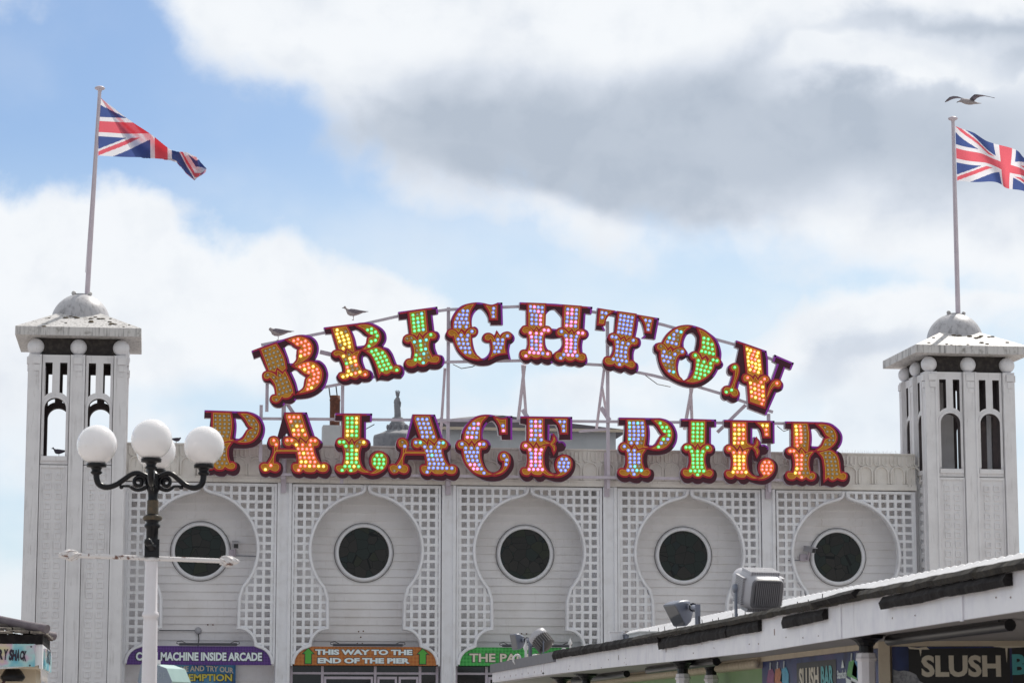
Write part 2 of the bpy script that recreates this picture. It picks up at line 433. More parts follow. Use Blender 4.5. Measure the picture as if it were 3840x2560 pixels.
# ------------------------------------------------------------------ mesh building
class MB:
    def __init__(s):
        s.v, s.f, s.sm, s.mi = [], [], [], []

    def add(s, vs, fs, smooth=False, mi=0):
        o = len(s.v)
        s.v += [tuple(map(float, p)) for p in vs]
        s.f += [tuple(i + o for i in f) for f in fs]
        s.sm += [smooth] * len(fs)
        s.mi += [mi] * len(fs)
        return s

    def box(s, x0, x1, y0, y1, z0, z1, mi=0):
        vs = [(x, y, z) for z in (z0, z1) for y in (y0, y1) for x in (x0, x1)]
        return s.add(vs, [(0, 2, 3, 1), (4, 5, 7, 6), (0, 1, 5, 4), (2, 6, 7, 3), (0, 4, 6, 2), (1, 3, 7, 5)], False, mi)

    def obox(s, c, ax, ay, az, mi=0):
        """box from centre and three half-axis vectors"""
        c, ax, ay, az = (np.array(q, float) for q in (c, ax, ay, az))
        vs = [c + i * ax + j * ay + k * az for k in (-1, 1) for j in (-1, 1) for i in (-1, 1)]
        return s.add(vs, [(0, 2, 3, 1), (4, 5, 7, 6), (0, 1, 5, 4), (2, 6, 7, 3), (0, 4, 6, 2), (1, 3, 7, 5)], False, mi)

    def beam(s, p, q, w, t=None, up=(0, 1, 0)):
        p, q = np.array(p, float), np.array(q, float)
        d = q - p
        l = np.linalg.norm(d)
        d /= l
        a = np.cross(d, np.array(up, float))
        a /= np.linalg.norm(a)
        b = np.cross(d, a)
        return s.obox((p + q) / 2, d * l / 2, a * w / 2, b * (t or w) / 2)

    def tube(s, pts, radii, n=12, caps=True, smooth=True, mi=0):
        pts = [np.array(p, float) for p in pts]
        if isinstance(radii, (int, float)):
            radii = [radii] * len(pts)
        vs, fs = [], []
        ref = None
        for i, p in enumerate(pts):
            d = pts[min(i + 1, len(pts) - 1)] - pts[max(i - 1, 0)]
            d = d / (np.linalg.norm(d) + 1e-12)
            if ref is None:
                ref = np.cross(d, (0.0, 0.0, 1.0))
                if np.linalg.norm(ref) < 1e-3:
                    ref = np.cross(d, (0.0, 1.0, 0.0))
            a = ref - d * (ref @ d)
            a /= np.linalg.norm(a)
            ref = a
            b = np.cross(d, a)
            for k in range(n):
                t = 2 * math.pi * k / n
                vs.append(p + radii[i] * (math.cos(t) * a + math.sin(t) * b))
        for i in range(len(pts) - 1):
            for k in range(n):
                fs.append((i * n + k, i * n + (k + 1) % n, (i + 1) * n + (k + 1) % n, (i + 1) * n + k))
        s.add(vs, fs, smooth, mi)
        if caps:
            s.add(vs[:n], [tuple(range(n))[::-1]], False, mi)
            s.add(vs[-n:], [tuple(range(n))], False, mi)
        return s

    def lathe(s, prof, c=(0, 0, 0), axis=(0, 0, 1), n=24, smooth=True, mi=0):
        """prof: (radius, height) along the axis from c"""
        ax = np.array(axis, float)
        ax /= np.linalg.norm(ax)
        a = np.cross(ax, (1.0, 0, 0)) if abs(ax[0]) < 0.9 else np.cross(ax, (0, 1.0, 0))
        a /= np.linalg.norm(a)
        b = np.cross(ax, a)
        c = np.array(c, float)
        vs, fs = [], []
        for r, h in prof:
            for k in range(n):
                t = 2 * math.pi * k / n
                vs.append(c + ax * h + max(r, 1e-4) * (math.cos(t) * a + math.sin(t) * b))
        for i in range(len(prof) - 1):
            for k in range(n):
                fs.append((i * n + k, i * n + (k + 1) % n, (i + 1) * n + (k + 1) % n, (i + 1) * n + k))
        return s.add(vs, fs, smooth, mi)

    def ball(s, c, r, n=24, m=14, sc=(1, 1, 1), mi=0):
        vs, fs = [], []
        for i in range(m + 1):
            th = math.pi * i / m
            for k in range(n):
                ph = 2 * math.pi * k / n
                vs.append((c[0] + r * sc[0] * math.sin(th) * math.cos(ph), c[1] + r * sc[1] * math.sin(th) * math.sin(ph), c[2] + r * sc[2] * math.cos(th)))
        for i in range(m):
            for k in range(n):
                fs.append((i * n + k, (i + 1) * n + k, (i + 1) * n + (k + 1) % n, i * n + (k + 1) % n))
        return s.add(vs, fs, True, mi)

    def prism(s, outer, holes, to3, d0, d1, mi_side=0, front=True, back=True, mi_back=0):
        """flat outline with holes swept from depth d0 (front) to d1; to3(x, z, d) gives the point"""
        loops = [outer] + list(holes)
        tri = tessellate_polygon([[Vector((p[0], p[1], 0)) for p in l] for l in loops])
        flat = [p for l in loops for p in l]
        n = len(flat)
        if front:
            s.add([to3(p[0], p[1], d0) for p in flat], [tuple(t) for t in tri])
        if back:
            s.add([to3(p[0], p[1], d1) for p in flat], [tuple(t)[::-1] for t in tri], False, mi_back)
        for l in loops:
            k = len(l)
            vs = [to3(p[0], p[1], d0) for p in l] + [to3(p[0], p[1], d1) for p in l]
            s.add(vs, [(i, (i + 1) % k, k + (i + 1) % k, k + i) for i in range(k)], False, mi_side)
        return s

    def ribbon(s, poly, prof, to3, closed=True, smooth=False):
        """sweep a profile of (sideways offset, depth) along a flat polyline"""
        P = np.array(poly, float)
        n = len(P)
        if closed:
            d1 = P - np.roll(P, 1, 0)
            d2 = np.roll(P, -1, 0) - P
        else:
            d2 = np.vstack([P[1:] - P[:-1], P[-1:] - P[-2:-1]])
            d1 = np.vstack([P[1:2] - P[:1], P[1:] - P[:-1]])
        d1 = d1 / (np.linalg.norm(d1, axis=1, keepdims=True) + 1e-9)
        d2 = d2 / (np.linalg.norm(d2, axis=1, keepdims=True) + 1e-9)
        n1 = np.stack([d1[:, 1], -d1[:, 0]], 1)
        n2 = np.stack([d2[:, 1], -d2[:, 0]], 1)
        m = n1 + n2
        m /= (np.linalg.norm(m, axis=1, keepdims=True) + 1e-9)
        cosv = np.clip((m * n1).sum(1), 0.5, 1)
        m = m / cosv[:, None]
        k = len(prof)
        vs = []
        for i in range(n):
            for off, h in prof:
                q = P[i] + m[i] * off
                vs.append(to3(q[0], q[1], h))
        fs = []
        for i in range(n if closed else n - 1):
            j = (i + 1) % n
            for a in range(k - 1):
                fs.append((i * k + a, i * k + a + 1, j * k + a + 1, j * k + a))
        return s.add(vs, fs, smooth)

    def build(s, name, mats, parent=None, fix=True):
        me = bpy.data.meshes.new(name)
        off = np.array(parent_origin(parent))
        me.from_pydata([tuple(np.array(p) - off) for p in s.v], [], s.f)
        for m in (mats if isinstance(mats, (list, tuple)) else [mats]):
            me.materials.append(m)
        me.polygons.foreach_set('use_smooth', s.sm)
        me.polygons.foreach_set('material_index', s.mi)
        if fix:
            bm = bmesh.new()
            bm.from_mesh(me)
            bmesh.ops.recalc_face_normals(bm, faces=bm.faces)
            bm.to_mesh(me)
            bm.free()
        me.update()
        o = bpy.data.objects.new(name, me)
        COL.objects.link(o)
        if parent:
            o.parent = parent
        return o


def parent_origin(p):
    v = np.zeros(3)
    while p is not None:
        v += np.array(p.location)
        p = p.parent
    return v


def thing(name, loc, label, cat, group=None):
    o = bpy.data.objects.new(name, None)
    COL.objects.link(o)
    o.location = loc
    o.empty_display_size = 0.2
    return tag(o, label, cat, group)


def tag(o, label, cat, group=None):
    o['label'] = label
    o['category'] = cat
    if group:
        o['group'] = group
    return o


def structure(o):
    o['kind'] = 'structure'
    return o


def crv(s, sub=5, closed=True):
    """outline text: 'x,y' smooth points, 'x,yc' corners -> sampled polyline"""
    pts, cor = [], []
    for t in s.split():
        c = t.endswith('c')
        x, y = t.rstrip('c').split(',')
        pts.append((float(x), float(y)))
        cor.append(c)
    n = len(pts)
    out = []
    for i in range(n if closed else n - 1):
        p1, p2 = pts[i], pts[(i + 1) % n]
        if cor[i] and cor[(i + 1) % n]:
            out.append(p1)
            continue
        p0 = p1 if cor[i] or (not closed and i == 0) else pts[i - 1]
        p3 = p2 if cor[(i + 1) % n] or (not closed and i + 2 >= n) else pts[(i + 2) % n]
        for k in range(sub):
            t = k / sub
            q = []
            for a in (0, 1):
                q.append(0.5 * (2 * p1[a] + (p2[a] - p0[a]) * t + (2 * p0[a] - 5 * p1[a] + 4 * p2[a] - p3[a]) * t * t + (3 * p1[a] - p0[a] - 3 * p2[a] + p3[a]) * t ** 3))
            out.append(tuple(q))
    if not closed:
        out.append(pts[-1])
    return out


def area(p):
    return 0.5 * sum(p[i][0] * p[(i + 1) % len(p)][1] - p[(i + 1) % len(p)][0] * p[i][1] for i in range(len(p)))


def ccw(p):
    return p if area(p) > 0 else p[::-1]


def text(s, org, ex, ez, w, h, m, parent=None, bold=0.0, name='lettering', depth=0.004, shear=0.0, arch=None):
    """words as a thin mesh filling the w x h box from org along unit vectors ex, ez"""
    c = bpy.data.curves.new('lettering', 'FONT')
    c.body = s
    c.offset = bold
    c.resolution_u = 3
    c.shear = shear
    o = bpy.data.objects.new('lettering', c)
    COL.objects.link(o)
    dg = bpy.context.evaluated_depsgraph_get()
    me = o.evaluated_get(dg).to_mesh()
    V = np.array([v.co[:2] for v in me.vertices])
    Fs = [tuple(p.vertices) for p in me.polygons]
    o.evaluated_get(dg).to_mesh_clear()
    bpy.data.objects.remove(o)
    bpy.data.curves.remove(c)
    lo, hi = V.min(0), V.max(0)
    V = (V - lo) / (hi - lo)
    ex, ez, org = np.array(ex, float), np.array(ez, float), np.array(org, float)
    nrm = np.cross(ex, ez)
    mb = MB()
    pts = []
    for x, y in V:
        yy = y * h
        if arch:
            yy += arch * (1 - (2 * x - 1) ** 2)
        pts.append(org + ex * x * w + ez * yy + nrm * depth)
    mb.add(pts, Fs)
    return mb.build(name, m, parent, fix=False)


XZ = lambda x, z, d: (x, d, z)

# ------------------------------------------------------------------ ground
structure(MB().box(-60, 60, -130, 160, -0.3, 0).build('pier_deck', DECK))
structure(MB().add([(-6000, -6000, -7), (6000, -6000, -7), (6000, 6000, -7), (-6000, 6000, -7)], [(0, 1, 2, 3)]).build('sea', SEA))

# ------------------------------------------------------------------ entrance building
SY = 0.72                                         # plane of the boarded wall
BC = [1.10, 4.935, 8.78, 12.62, 16.43]          # bay centres
BW = [1.735, 1.74, 1.735, 1.735, 1.69]          # half widths
PX = [3.014, 6.867, 10.704, 14.543]             # pilaster centres
ZC, ZT, ZP = 5.84, 7.36, 8.25                    # ring centre, lattice top, parapet top
bld = thing('entrance_building', (8.7, 0, 0), 'long white two storey entrance building with round windows and lattice screens between two towers', 'building')


def key_half():
    """right half of the keyhole outline, from the top down, relative to the ring centre"""
    R = 1.315
    pts = [(0.05, ZT - ZC - 0.02), (0.05, 1.44)]
    pts += [(0.06, 1.40), (0.085, 1.365), (0.13, 1.335), (0.20, 1.31)]
    a0 = math.radians(78)
    a1 = math.radians(-42)
    for i in range(41):
        a = a0 + (a1 - a0) * i / 40
        pts.append((R * math.cos(a), R * math.sin(a)))
    pts += [(0.90, -1.14), (0.89, -1.82)]
    for i in range(1, 9):
        a = math.pi / 2 - i / 8 * math.pi / 2 * 1.0
        pts.append((0.885 + 0.40 * (1 - math.sin(a)) + 0.0, -1.82 - 0.40 * math.cos(a)))
    pts[-8:] = [(0.885 + 0.405 * math.sin(i / 8 * math.pi / 2), -1.82 - 0.40 * (1 - math.cos(i / 8 * math.pi / 2))) for i in range(1, 9)]
    for i in range(1, 9):
        a = i / 8 * math.pi / 2
        pts.append((1.29 + 0.39 * math.sin(a), -2.245 - 0.40 * (1 - math.cos(a))))
    return pts


KH = key_half()
_kz = np.array([p[1] for p in KH])[::-1]
_kx = np.array([p[0] for p in KH])[::-1]


def kw(z):
    return float(np.interp(z, _kz, _kx))


for b, (cx, hw) in enumerate(zip(BC, BW)):
    # clapboards
    mb = MB()
    z = 0.0
    while z < ZT + 0.3:
        mb.add([(cx - hw - 0.15, SY, z), (cx + hw + 0.15, SY, z), (cx + hw + 0.15, SY + 0.036, z + 0.188), (cx - hw - 0.15, SY + 0.036, z + 0.188),
                (cx - hw - 0.15, SY + 0.042, z), (cx + hw + 0.15, SY + 0.042, z)], [(0, 1, 2, 3), (0, 4, 5, 1)])
        z += 0.188
    mb.box(cx - hw - 0.15, cx + hw + 0.15, SY + 0.043, SY + 0.15, 3.15 if b in (1, 2) else 0, ZT + 0.3)
    if b in (1, 2):      # shop doors below: drop the boards there
        keep = [i for i, f in enumerate(mb.f) if min(mb.v[j][2] for j in f) > 2.9]
        mb.f = [mb.f[i] for i in keep]
        mb.sm = [mb.sm[i] for i in keep]
        mb.mi = [mb.mi[i] for i in keep]
    mb.build('siding', WHITE, bld)
    # lattice
    mb = MB()
    sp, bw = 0.1935, 0.066
    nx = int(2 * hw / sp)
    x0 = cx - nx * sp / 2
    zs = np.arange(3.22, ZT - 0.04, 0.012)
    for i in range(nx + 1):
        x = x0 + i * sp
        if x - cx < -hw + 0.05 or x - cx > hw - 0.05:
            continue
        ok = [abs(x - cx) > kw(zz - ZC) - 0.015 for zz in zs]
        st = None
        for zz, k in zip(list(zs) + [99], ok + [False]):
            if k and st is None:
                st = zz
            if not k and st is not None:
                if last - st > 0.03:
                    mb.box(x - bw / 2, x + bw / 2, -0.045, 0.085, st, last + 0.01)
                st = None
            last = zz
    nz = int((ZT - 3.25) / sp)
    for j in range(nz + 1):
        z = ZT - 0.03 - j * sp
        w = max(kw(z - ZC - 0.03), kw(z - ZC + 0.03)) if z - ZC < 1.2 else kw(z - ZC)
        w = kw(z - ZC) - 0.015
        if w < hw:
            mb.box(cx - hw, cx - w, -0.042, 0.088, z - bw / 2, z + bw / 2)
            mb.box(cx + w, cx + hw, -0.042, 0.088, z - bw / 2, z + bw / 2)
    mb.build('lattice_screen', LATT, bld)
    # border frame of the bay and the keyhole moulding
    mb = MB()
    for sgn in (-1, 1):
        xa = cx + sgn * hw
        mb.box(min(xa, xa - sgn * 0.05), max(xa, xa - sgn * 0.05), -0.075, 0.03, 3.16, ZT)
    mb.box(cx - hw + 0.05, cx + hw - 0.05, -0.075, 0.03, ZT - 0.05, ZT)
    for sgn in (-1, 1):
        P = [(cx + sgn * x, ZC + z) for x, z in KH]
        pr = [(-0.035, 0.06), (-0.035, -0.10), (-0.02, -0.125), (0.02, -0.125), (0.035, -0.10), (0.035, 0.06), (-0.035, 0.06)]
        mb.ribbon(P, pr, XZ, closed=False)
    mb.build('keyhole_moulding', TRIM, bld)
    # round window
    mb = MB()
    n = 56
    prof = [(0.685, SY + 0.02), (0.685, SY - 0.03), (0.665, SY - 0.07), (0.635, SY - 0.08), (0.60, SY - 0.07), (0.592, SY - 0.005), (0.592, SY + 0.03)]
    vs, fs = [], []
    for r, y in prof:
        for k in range(n):
            t = 2 * math.pi * k / n
            vs.append((cx + r * math.cos(t), y, ZC - 0.01 + r * math.sin(t)))
    for i in range(len(prof) - 1):
        for k in range(n):
            fs.append((i * n + k, i * n + (k + 1) % n, (i + 1) * n + (k + 1) % n, (i + 1) * n + k))
    mb.add(vs, fs, True)
    wf = mb.build('round_window', TRIM, bld)
    MB().add([(cx + 0.595 * math.cos(2 * math.pi * k / n), SY - 0.015, ZC - 0.01 + 0.595 * math.sin(2 * math.pi * k / n)) for k in range(n)], [tuple(range(n))]).build('glass', GLASS, wf)
    # cable and seal round the window
    mb = MB()
    mb.tube([(cx + 0.70 * math.cos(2 * math.pi * k / 60), SY - 0.025, ZC - 0.01 + 0.70 * math.sin(2 * math.pi * k / 60)) for k in range(61)], 0.006, 5)
    mb.build('seal', DARK, wf)

for x in PX:
    mb = MB()
    mb.box(x - 0.165, x + 0.165, -0.06, SY + 0.04, 0, ZT + 0.02)
    for sgn in (-1, 1):
        mb.box(x + sgn * 0.13 - 0.035, x + sgn * 0.13 + 0.035, -0.11, -0.06, 0, ZT + 0.02)
        for k in range(12):
            mb.lathe([(0.012, 0), (0.008, 0.008), (0.0, 0.01)], (x + sgn * 0.13, -0.11, 3.4 + k * 0.33), (0, -1, 0), 6)
    mb.box(x - 0.094, x + 0.094, -0.064, -0.06, 5.2, 5.21)
    mb.build('pilaster', TRIM, bld)
for xa, xb in ((-0.64, -0.62), (18.12, 18.14)):
    MB().box(xa - 0.03, xb + 0.03, -0.07, SY + 0.04, 0, ZT).build('pilaster', TRIM, bld)

# parapet: ledges, dentil brackets and arches
mb = MB()
mb.box(-0.68, 18.2, -0.02, SY + 0.2, ZT + 0.03, ZP)
mb.box(-0.68, 18.2, -0.10, -0.02, ZT + 0.03, ZT + 0.12)
mb.box(-0.68, 18.2, -0.075, -0.02, ZT + 0.121, ZT + 0.17)
mb.box(-0.68, 18.2, -0.06, SY + 0.23, ZP + 0.001, ZP + 0.035)
x = -0.62
per = 0.395
while x < 18.0:
    xc = x + per / 2
    pts = [(xc + 0.165 * math.cos(math.pi * k / 14), 7.80 + 0.165 * math.sin(math.pi * k / 14)) for k in range(15)]
    pts = [(xc + 0.165, 7.55)] + pts + [(xc - 0.165, 7.55)]
    mb.ribbon(pts, [(-0.014, -0.02), (-0.014, -0.075), (0.014, -0.075), (0.014, -0.02)], XZ, closed=False)
    for dx in (-0.11, 0.085):
        mb.ribbon([(x + per / 2 + dx - 0.055, 8.20), (x + per / 2 + dx - 0.055, 8.03), (x + per / 2 + dx - 0.02, 7.99), (x + per / 2 + dx + 0.05, 7.99), (x + per / 2 + dx + 0.05, 8.20)],
                  [(-0.012, -0.02), (-0.012, -0.07), (0.012, -0.07), (0.012, -0.02)], XZ, closed=False)
    x += per
for x in [-0.1] + PX + [17.9]:
    for dx in (-0.2, 0.2):
        mb.box(x + dx - 0.012, x + dx + 0.012, -0.04, -0.02, ZT + 0.171, ZP)
mb.build('parapet', PARA, bld)
mb = MB()
for i in range(90):
    x = 15.6 + i * 0.028 + random.uniform(-0.01, 0.01)
    mb.tube([(x, 0.1, ZP + 0.03), (x + random.uniform(-0.02, 0.02), 0.1 + random.uniform(-0.03, 0.03), ZP + 0.03 + random.uniform(0.05, 0.10))], 0.0022, 3, False)
mb.build('bird_spike_strip', STEEL, bld)
# body of the building and its flat roof
MB().box(-0.6, 18.1, SY + 0.21, 26, 0, 7.4).build('rear_block', WHITE, bld)
MB().box(-0.62, 18.12, SY + 0.22, 26.1, 7.405, 7.5).build('flat_roof', SLATE, bld)

# glazed doors under bays two and three
for b in (1, 2):
    cx = BC[b]
    mb = MB()
    mb.box(cx - 1.74, cx + 1.74, 0.30, 0.40, 0, 3.2)
    mb.build('door_glazing', mat('dark_door_glass', (0.012, 0.012, 0.014), 0.08), bld)
    mb = MB()
    for x in (-1.70, -0.98, 0.25, 1.30, 1.70):
        mb.box(cx + x - 0.03, cx + x + 0.03, 0.22, 0.30, 0, 3.16)
    mb.box(cx - 1.7, cx + 1.7, 0.225, 0.299, 2.97, 3.02)
    mb.build('door_frame', STEEL, bld)
    for x in (-0.94, 0.30, 0.80):
        mb = MB()
        w = 1.14 if x < 0 else 0.46
        mb.box(cx + x, cx + x + w, 0.215, 0.299, 2.86, 2.92)
        mb.box(cx + x, cx + x + 0.05, 0.215, 0.299, 0.1, 2.86)
        mb.box(cx + x + w - 0.05, cx + x + w, 0.215, 0.299, 0.1, 2.86)
        mb.build('door', STEEL, bld)

# wall fixings and rust marks
mb = MB()
for x, z in ((4.83, 3.98), (4.94, 3.99), (4.88, 3.85), (4.92, 3.70), (4.80, 3.70), (8.70, 3.95), (8.82, 3.95), (1.30, 4.12), (1.42, 4.12)):
    mb.lathe([(0.018, 0), (0.016, 0.01), (0.0, 0.012)], (x, SY + 0.005, z), (0, -1, 0), 8)
mb.build('rusted_fixing', RUST, bld)

# ------------------------------------------------------------------ towers
def tower(name, cx, label, seed):
    HW = 1.11
    cy = -0.8 + HW
    t = thing(name, (cx, cy, 0), label, 'tower', 'towers at the ends of the entrance building')
    e0, e1, e2, e3 = -HW, -HW + 0.29, -0.165, HW
    faces = [lambda x, z, d: (cx + x, cy - HW + d, z), lambda x, z, d: (cx - HW + d, cy - x, z), lambda x, z, d: (cx - x, cy + HW - d, z), lambda x, z, d: (cx + HW - d, cy + x, z)]
    bays = [(-HW + 0.29, -0.165), (0.165, HW - 0.29)]
    for fi, T in enumerate(faces):
        mb = MB()
        for (a, b) in bays:
            m = (a + b) / 2
            w = (b - a) / 2
            a, b = a + 0.014, b - 0.014
            # open belfry panel
            outer = [(a, 7.68), (b, 7.68), (b, 10.2), (a, 10.2)]
            hs = []
            ar = [(m - 0.245, 7.87), (m + 0.245, 7.87)] + [(m + 0.245 * math.cos(math.pi * k / 16), 8.96 + 0.245 * math.sin(math.pi * k / 16)) for k in range(17)]
            hs.append(ar)
            for s in (-1, 1):
                xi, xo = m + s * 0.085, m + s * 0.25
                hs.append([(xi, 10.02), (xo, 10.02), (xo, 9.24), (m + s * 0.19, 9.29), (m + s * 0.13, 9.32), (xi, 9.33)][::s])
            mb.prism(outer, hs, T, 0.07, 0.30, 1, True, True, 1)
            # arch ring, sill
            P = [(m + 0.245, 7.9)] + [(m + 0.245 * math.cos(math.pi * k / 16), 8.96 + 0.245 * math.sin(math.pi * k / 16)) for k in range(17)] + [(m - 0.245, 7.9)]
            mb.ribbon(P, [(0.0, 0.07), (0.0, 0.045), (0.055, 0.05), (0.06, 0.07)], T, closed=False)
            mb.prism([(a + 0.02, 7.76), (b - 0.02, 7.76), (b - 0.02, 7.86), (a + 0.02, 7.86)], [], T, 0.02, 0.071)
            # studded lower panel
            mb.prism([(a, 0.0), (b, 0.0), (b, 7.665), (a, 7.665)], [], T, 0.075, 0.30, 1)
            bd = 0.035
            for (p, q, r, s_) in ((a, a + bd, 0, 7.66), (b - bd, b, 0, 7.66), (a + bd, b - bd, 7.60, 7.66)):
                mb.prism([(p, r), (q, r), (q, s_), (p, s_)], [], T, 0.035, 0.076)
            z = 7.40
            while z > 1.5:
                for s in (-1, 1):
                    x = m + s * 0.12
                    vs = []
                    for (hw_, d) in ((0.078, 0.075), (0.070, 0.038), (0.048, 0.038), (0.042, 0.066)):
                        for (i, j) in ((-1, -1), (1, -1), (1, 1), (-1, 1)):
                            vs.append(T(x + i * hw_, z + j * hw_, d))
                    fs = [(r * 4 + k, r * 4 + (k + 1) % 4, r * 4 + 4 + (k + 1) % 4, r * 4 + 4 + k) for r in range(3) for k in range(4)] + [(12, 13, 14, 15)]
                    mb.add(vs, fs)
                z -= 0.2235
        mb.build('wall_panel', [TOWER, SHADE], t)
        # piers with stepped caps (corner piers are shared, so only the front pair and the middles)
        mb = MB()
        for (a, b) in ((-0.165, 0.165),):
            mb.prism([(a, 0), (b, 0), (b, 10.2), (a, 10.2)], [], T, 0.0, 0.31)
            for e in (a + 0.0, b - 0.05):
                mb.prism([(e, 0), (e + 0.05, 0), (e + 0.05, 10.19), (e, 10.19)], [], T, -0.03, 0.001)
            mb.prism([(a + 0.06, 9.98), (b - 0.06, 9.98), (b - 0.06, 10.14), (a + 0.06, 10.14)], [], T, -0.035, 0.001)
            mb.prism([(a + 0.09, 9.82), (b - 0.06, 9.82), (b - 0.06, 9.96), (a + 0.09, 9.96)], [], T, -0.025, 0.001)
            mb.prism([(a + 0.13, 9.70), (b - 0.06, 9.70), (b - 0.06, 9.80), (a + 0.13, 9.80)], [], T, -0.018, 0.001)
        for zc in (6.62, 4.22):
            mb.prism([(-0.115, zc), (0.115, zc), (0.115, zc + 0.012), (-0.115, zc + 0.012)], [], T, -0.004, 0.001)
        mb.build('pier', TOWER, t)
    for sx in (-1, 1):
        for sy in (-1, 1):
            mb = MB()
            xa, xb = sorted((cx + sx * HW, cx + sx * (HW - 0.29)))
            ya, yb = sorted((cy + sy * HW, cy + sy * (HW - 0.29)))
            mb.box(xa, xb, ya, yb, 0, 10.2)
            # raised edge strips and stepped caps on the outward faces
            for (ii, T) in ((0 if sy < 0 else 2, None), (1 if sx < 0 else 3, None)):
                F = faces[ii]
                lx = {0: sx, 2: -sx, 1: -sy, 3: sy}[ii]
                a, b = sorted((lx * HW, lx * (HW - 0.29)))
                mb.prism([(a + 0.08, 9.98), (b - 0.03, 9.98), (b - 0.03, 10.14), (a + 0.08, 10.14)], [], F, -0.05, 0.001)
                mb.prism([(a + 0.11, 9.82), (b - 0.05, 9.82), (b - 0.05, 9.96), (a + 0.11, 9.96)], [], F, -0.035, 0.001)
                mb.prism([(a + 0.14, 9.70), (b - 0.08, 9.70), (b - 0.08, 9.80), (a + 0.14, 9.80)], [], F, -0.02, 0.001)
                e = a if lx > 0 else b - 0.05
                mb.prism([(e, 0), (e + 0.05, 0), (e + 0.05, 10.19), (e, 10.19)], [], F, -0.03, 0.001)
            mb.build('pier', TOWER, t)
    # inside floor of the belfry, dark frieze, eave
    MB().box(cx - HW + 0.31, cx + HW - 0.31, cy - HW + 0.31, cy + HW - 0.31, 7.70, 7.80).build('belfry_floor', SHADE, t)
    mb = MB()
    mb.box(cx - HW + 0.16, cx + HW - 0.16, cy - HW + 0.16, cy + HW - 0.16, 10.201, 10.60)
    mb.build('frieze', FRIEZE, t)
    for ix in (-1, 0, 1):
        for iy in (-1, 0, 1):
            if ix or iy:
                MB().ball((cx + ix * (HW - 0.14), cy + iy * (HW - 0.14), 10.39), 0.19, 20, 12).build('ball', TRIM, t)
    E = HW + 0.315
    z0, z1 = 10.60, 10.795
    mb = MB()
    vs = [(cx + i * E, cy + j * E, z) for z in (z0, z1) for (i, j) in ((-1, -1), (1, -1), (1, 1), (-1, 1))] + [(cx, cy, z1 + E * 0.50)]
    mb.add(vs, [(3, 2, 1, 0), (0, 1, 5, 4), (1, 2, 6, 5), (2, 3, 7, 6), (3, 0, 4, 7), (4, 5, 8), (5, 6, 8), (6, 7, 8), (7, 4, 8)])
    mb.build('roof', ROOFW, t)
    r_ = random.Random(seed + 40)
    mb = MB()
    for i in range(26):
        fx_, fy_ = r_.uniform(-0.75, 0.95), r_.uniform(0.52, 1.0)
        if r_.random() < 0.4:
            fy_, fx_ = r_.uniform(0.50, 0.60), r_.uniform(-0.25, 0.5)
        if abs(fx_) > fy_:
            continue
        mb.ball((cx + fx_ * E, cy - fy_ * E, z1 + E * 0.5 * (1 - fy_) + 0.004), r_.uniform(0.02, 0.055), 7, 5, (1.4, 1, 0.35))
    mb.build('moss_patch', MOSS, t)
    mb = MB()
    mb.lathe([(0.69 * math.cos(a), 0.69 * math.sin(a)) for a in [math.radians(k * 6) for k in range(-2, 16)]], (cx, cy, 11.10), n=36)
    mb.lathe([(0.0, 0.70), (0.17, 0.69), (0.17, 0.665), (0.14, 0.65)], (cx, cy, 11.10), n=20)
    mb.build('dome', DOMEM, t)
    mb = MB()
    mb.ball((cx - 0.17, cy - 0.1, 11.80), 0.055, 10, 8)
    mb.ball((cx + 0.21, cy - 0.1, 11.79), 0.05, 10, 8)
    mb.tube([(cx - 0.17, cy - 0.1, 11.77), (cx + 0.21, cy - 0.1, 11.77)], 0.02, 6)
    mb.build('finial', ROOFW, t)
    return t


tower('bell_tower', -1.792, 'white square tower behind the globe street lamp with a flag over its dome', 1)
tower('bell_tower', 19.375, 'white square tower behind the canopy roof with its inner side wall showing', 2)


def flagpole(x0, x1, y, z0, z1, label):
    t = thing('flagpole', (x0, y, z0), label, 'flagpole', 'flagpoles on the tower domes')
    mb = MB()
    mb.tube([(x0, y, z0 - 0.05), ((x0 + x1) / 2, y, (z0 + z1) / 2), (x1, y, z1)], [0.062, 0.055, 0.042], 14)
    mb.build('pole', POLE, t)
    MB().lathe([(0.0, 0.13), (0.07, 0.125), (0.115, 0.10), (0.125, 0.075), (0.10, 0.05), (0.05, 0.03), (0.045, 0.0), (0.0, -0.01)], (x1, y, z1 - 0.04), n=18).build('truck', POLE, t)
    MB().tube([(x0 - 0.05, y - 0.06, z0 + 0.5), (x1 - 0.03, y - 0.055, z1 - 0.2)], 0.006, 5).build('halyard', STEEL, t)
    return t


PY = 0.31
flagpole(-1.655, -1.475, PY, 11.80, 16.72, 'leaning mauve flagpole on the dome above the lamp post')
flagpole(19.475, 19.47, PY, 11.78, 16.66, 'upright mauve flagpole below the flying gull')


def cloth(name, col):
    m = bpy.data.materials.new(name)
    m.use_nodes = True
    nt = m.node_tree
    nt.nodes.clear()
    d = nt.nodes.new('ShaderNodeBsdfDiffuse')
    tr = nt.nodes.new('ShaderNodeBsdfTranslucent')
    d.inputs[0].default_value = (*col, 1)
    tr.inputs[0].default_value = (*col, 1)
    mx = nt.nodes.new('ShaderNodeMixShader')
    mx.inputs[0].default_value = 0.6
    nt.links.new(d.outputs[0], mx.inputs[1])
    nt.links.new(tr.outputs[0], mx.inputs[2])
    o = nt.nodes.new('ShaderNodeOutputMaterial')
    nt.links.new(mx.outputs[0], o.inputs[0])
    return m


FL = [cloth('flag_blue', (0.085, 0.125, 0.33)), cloth('flag_white', (0.88, 0.86, 0.90)), cloth('flag_red', (0.80, 0.15, 0.19))]


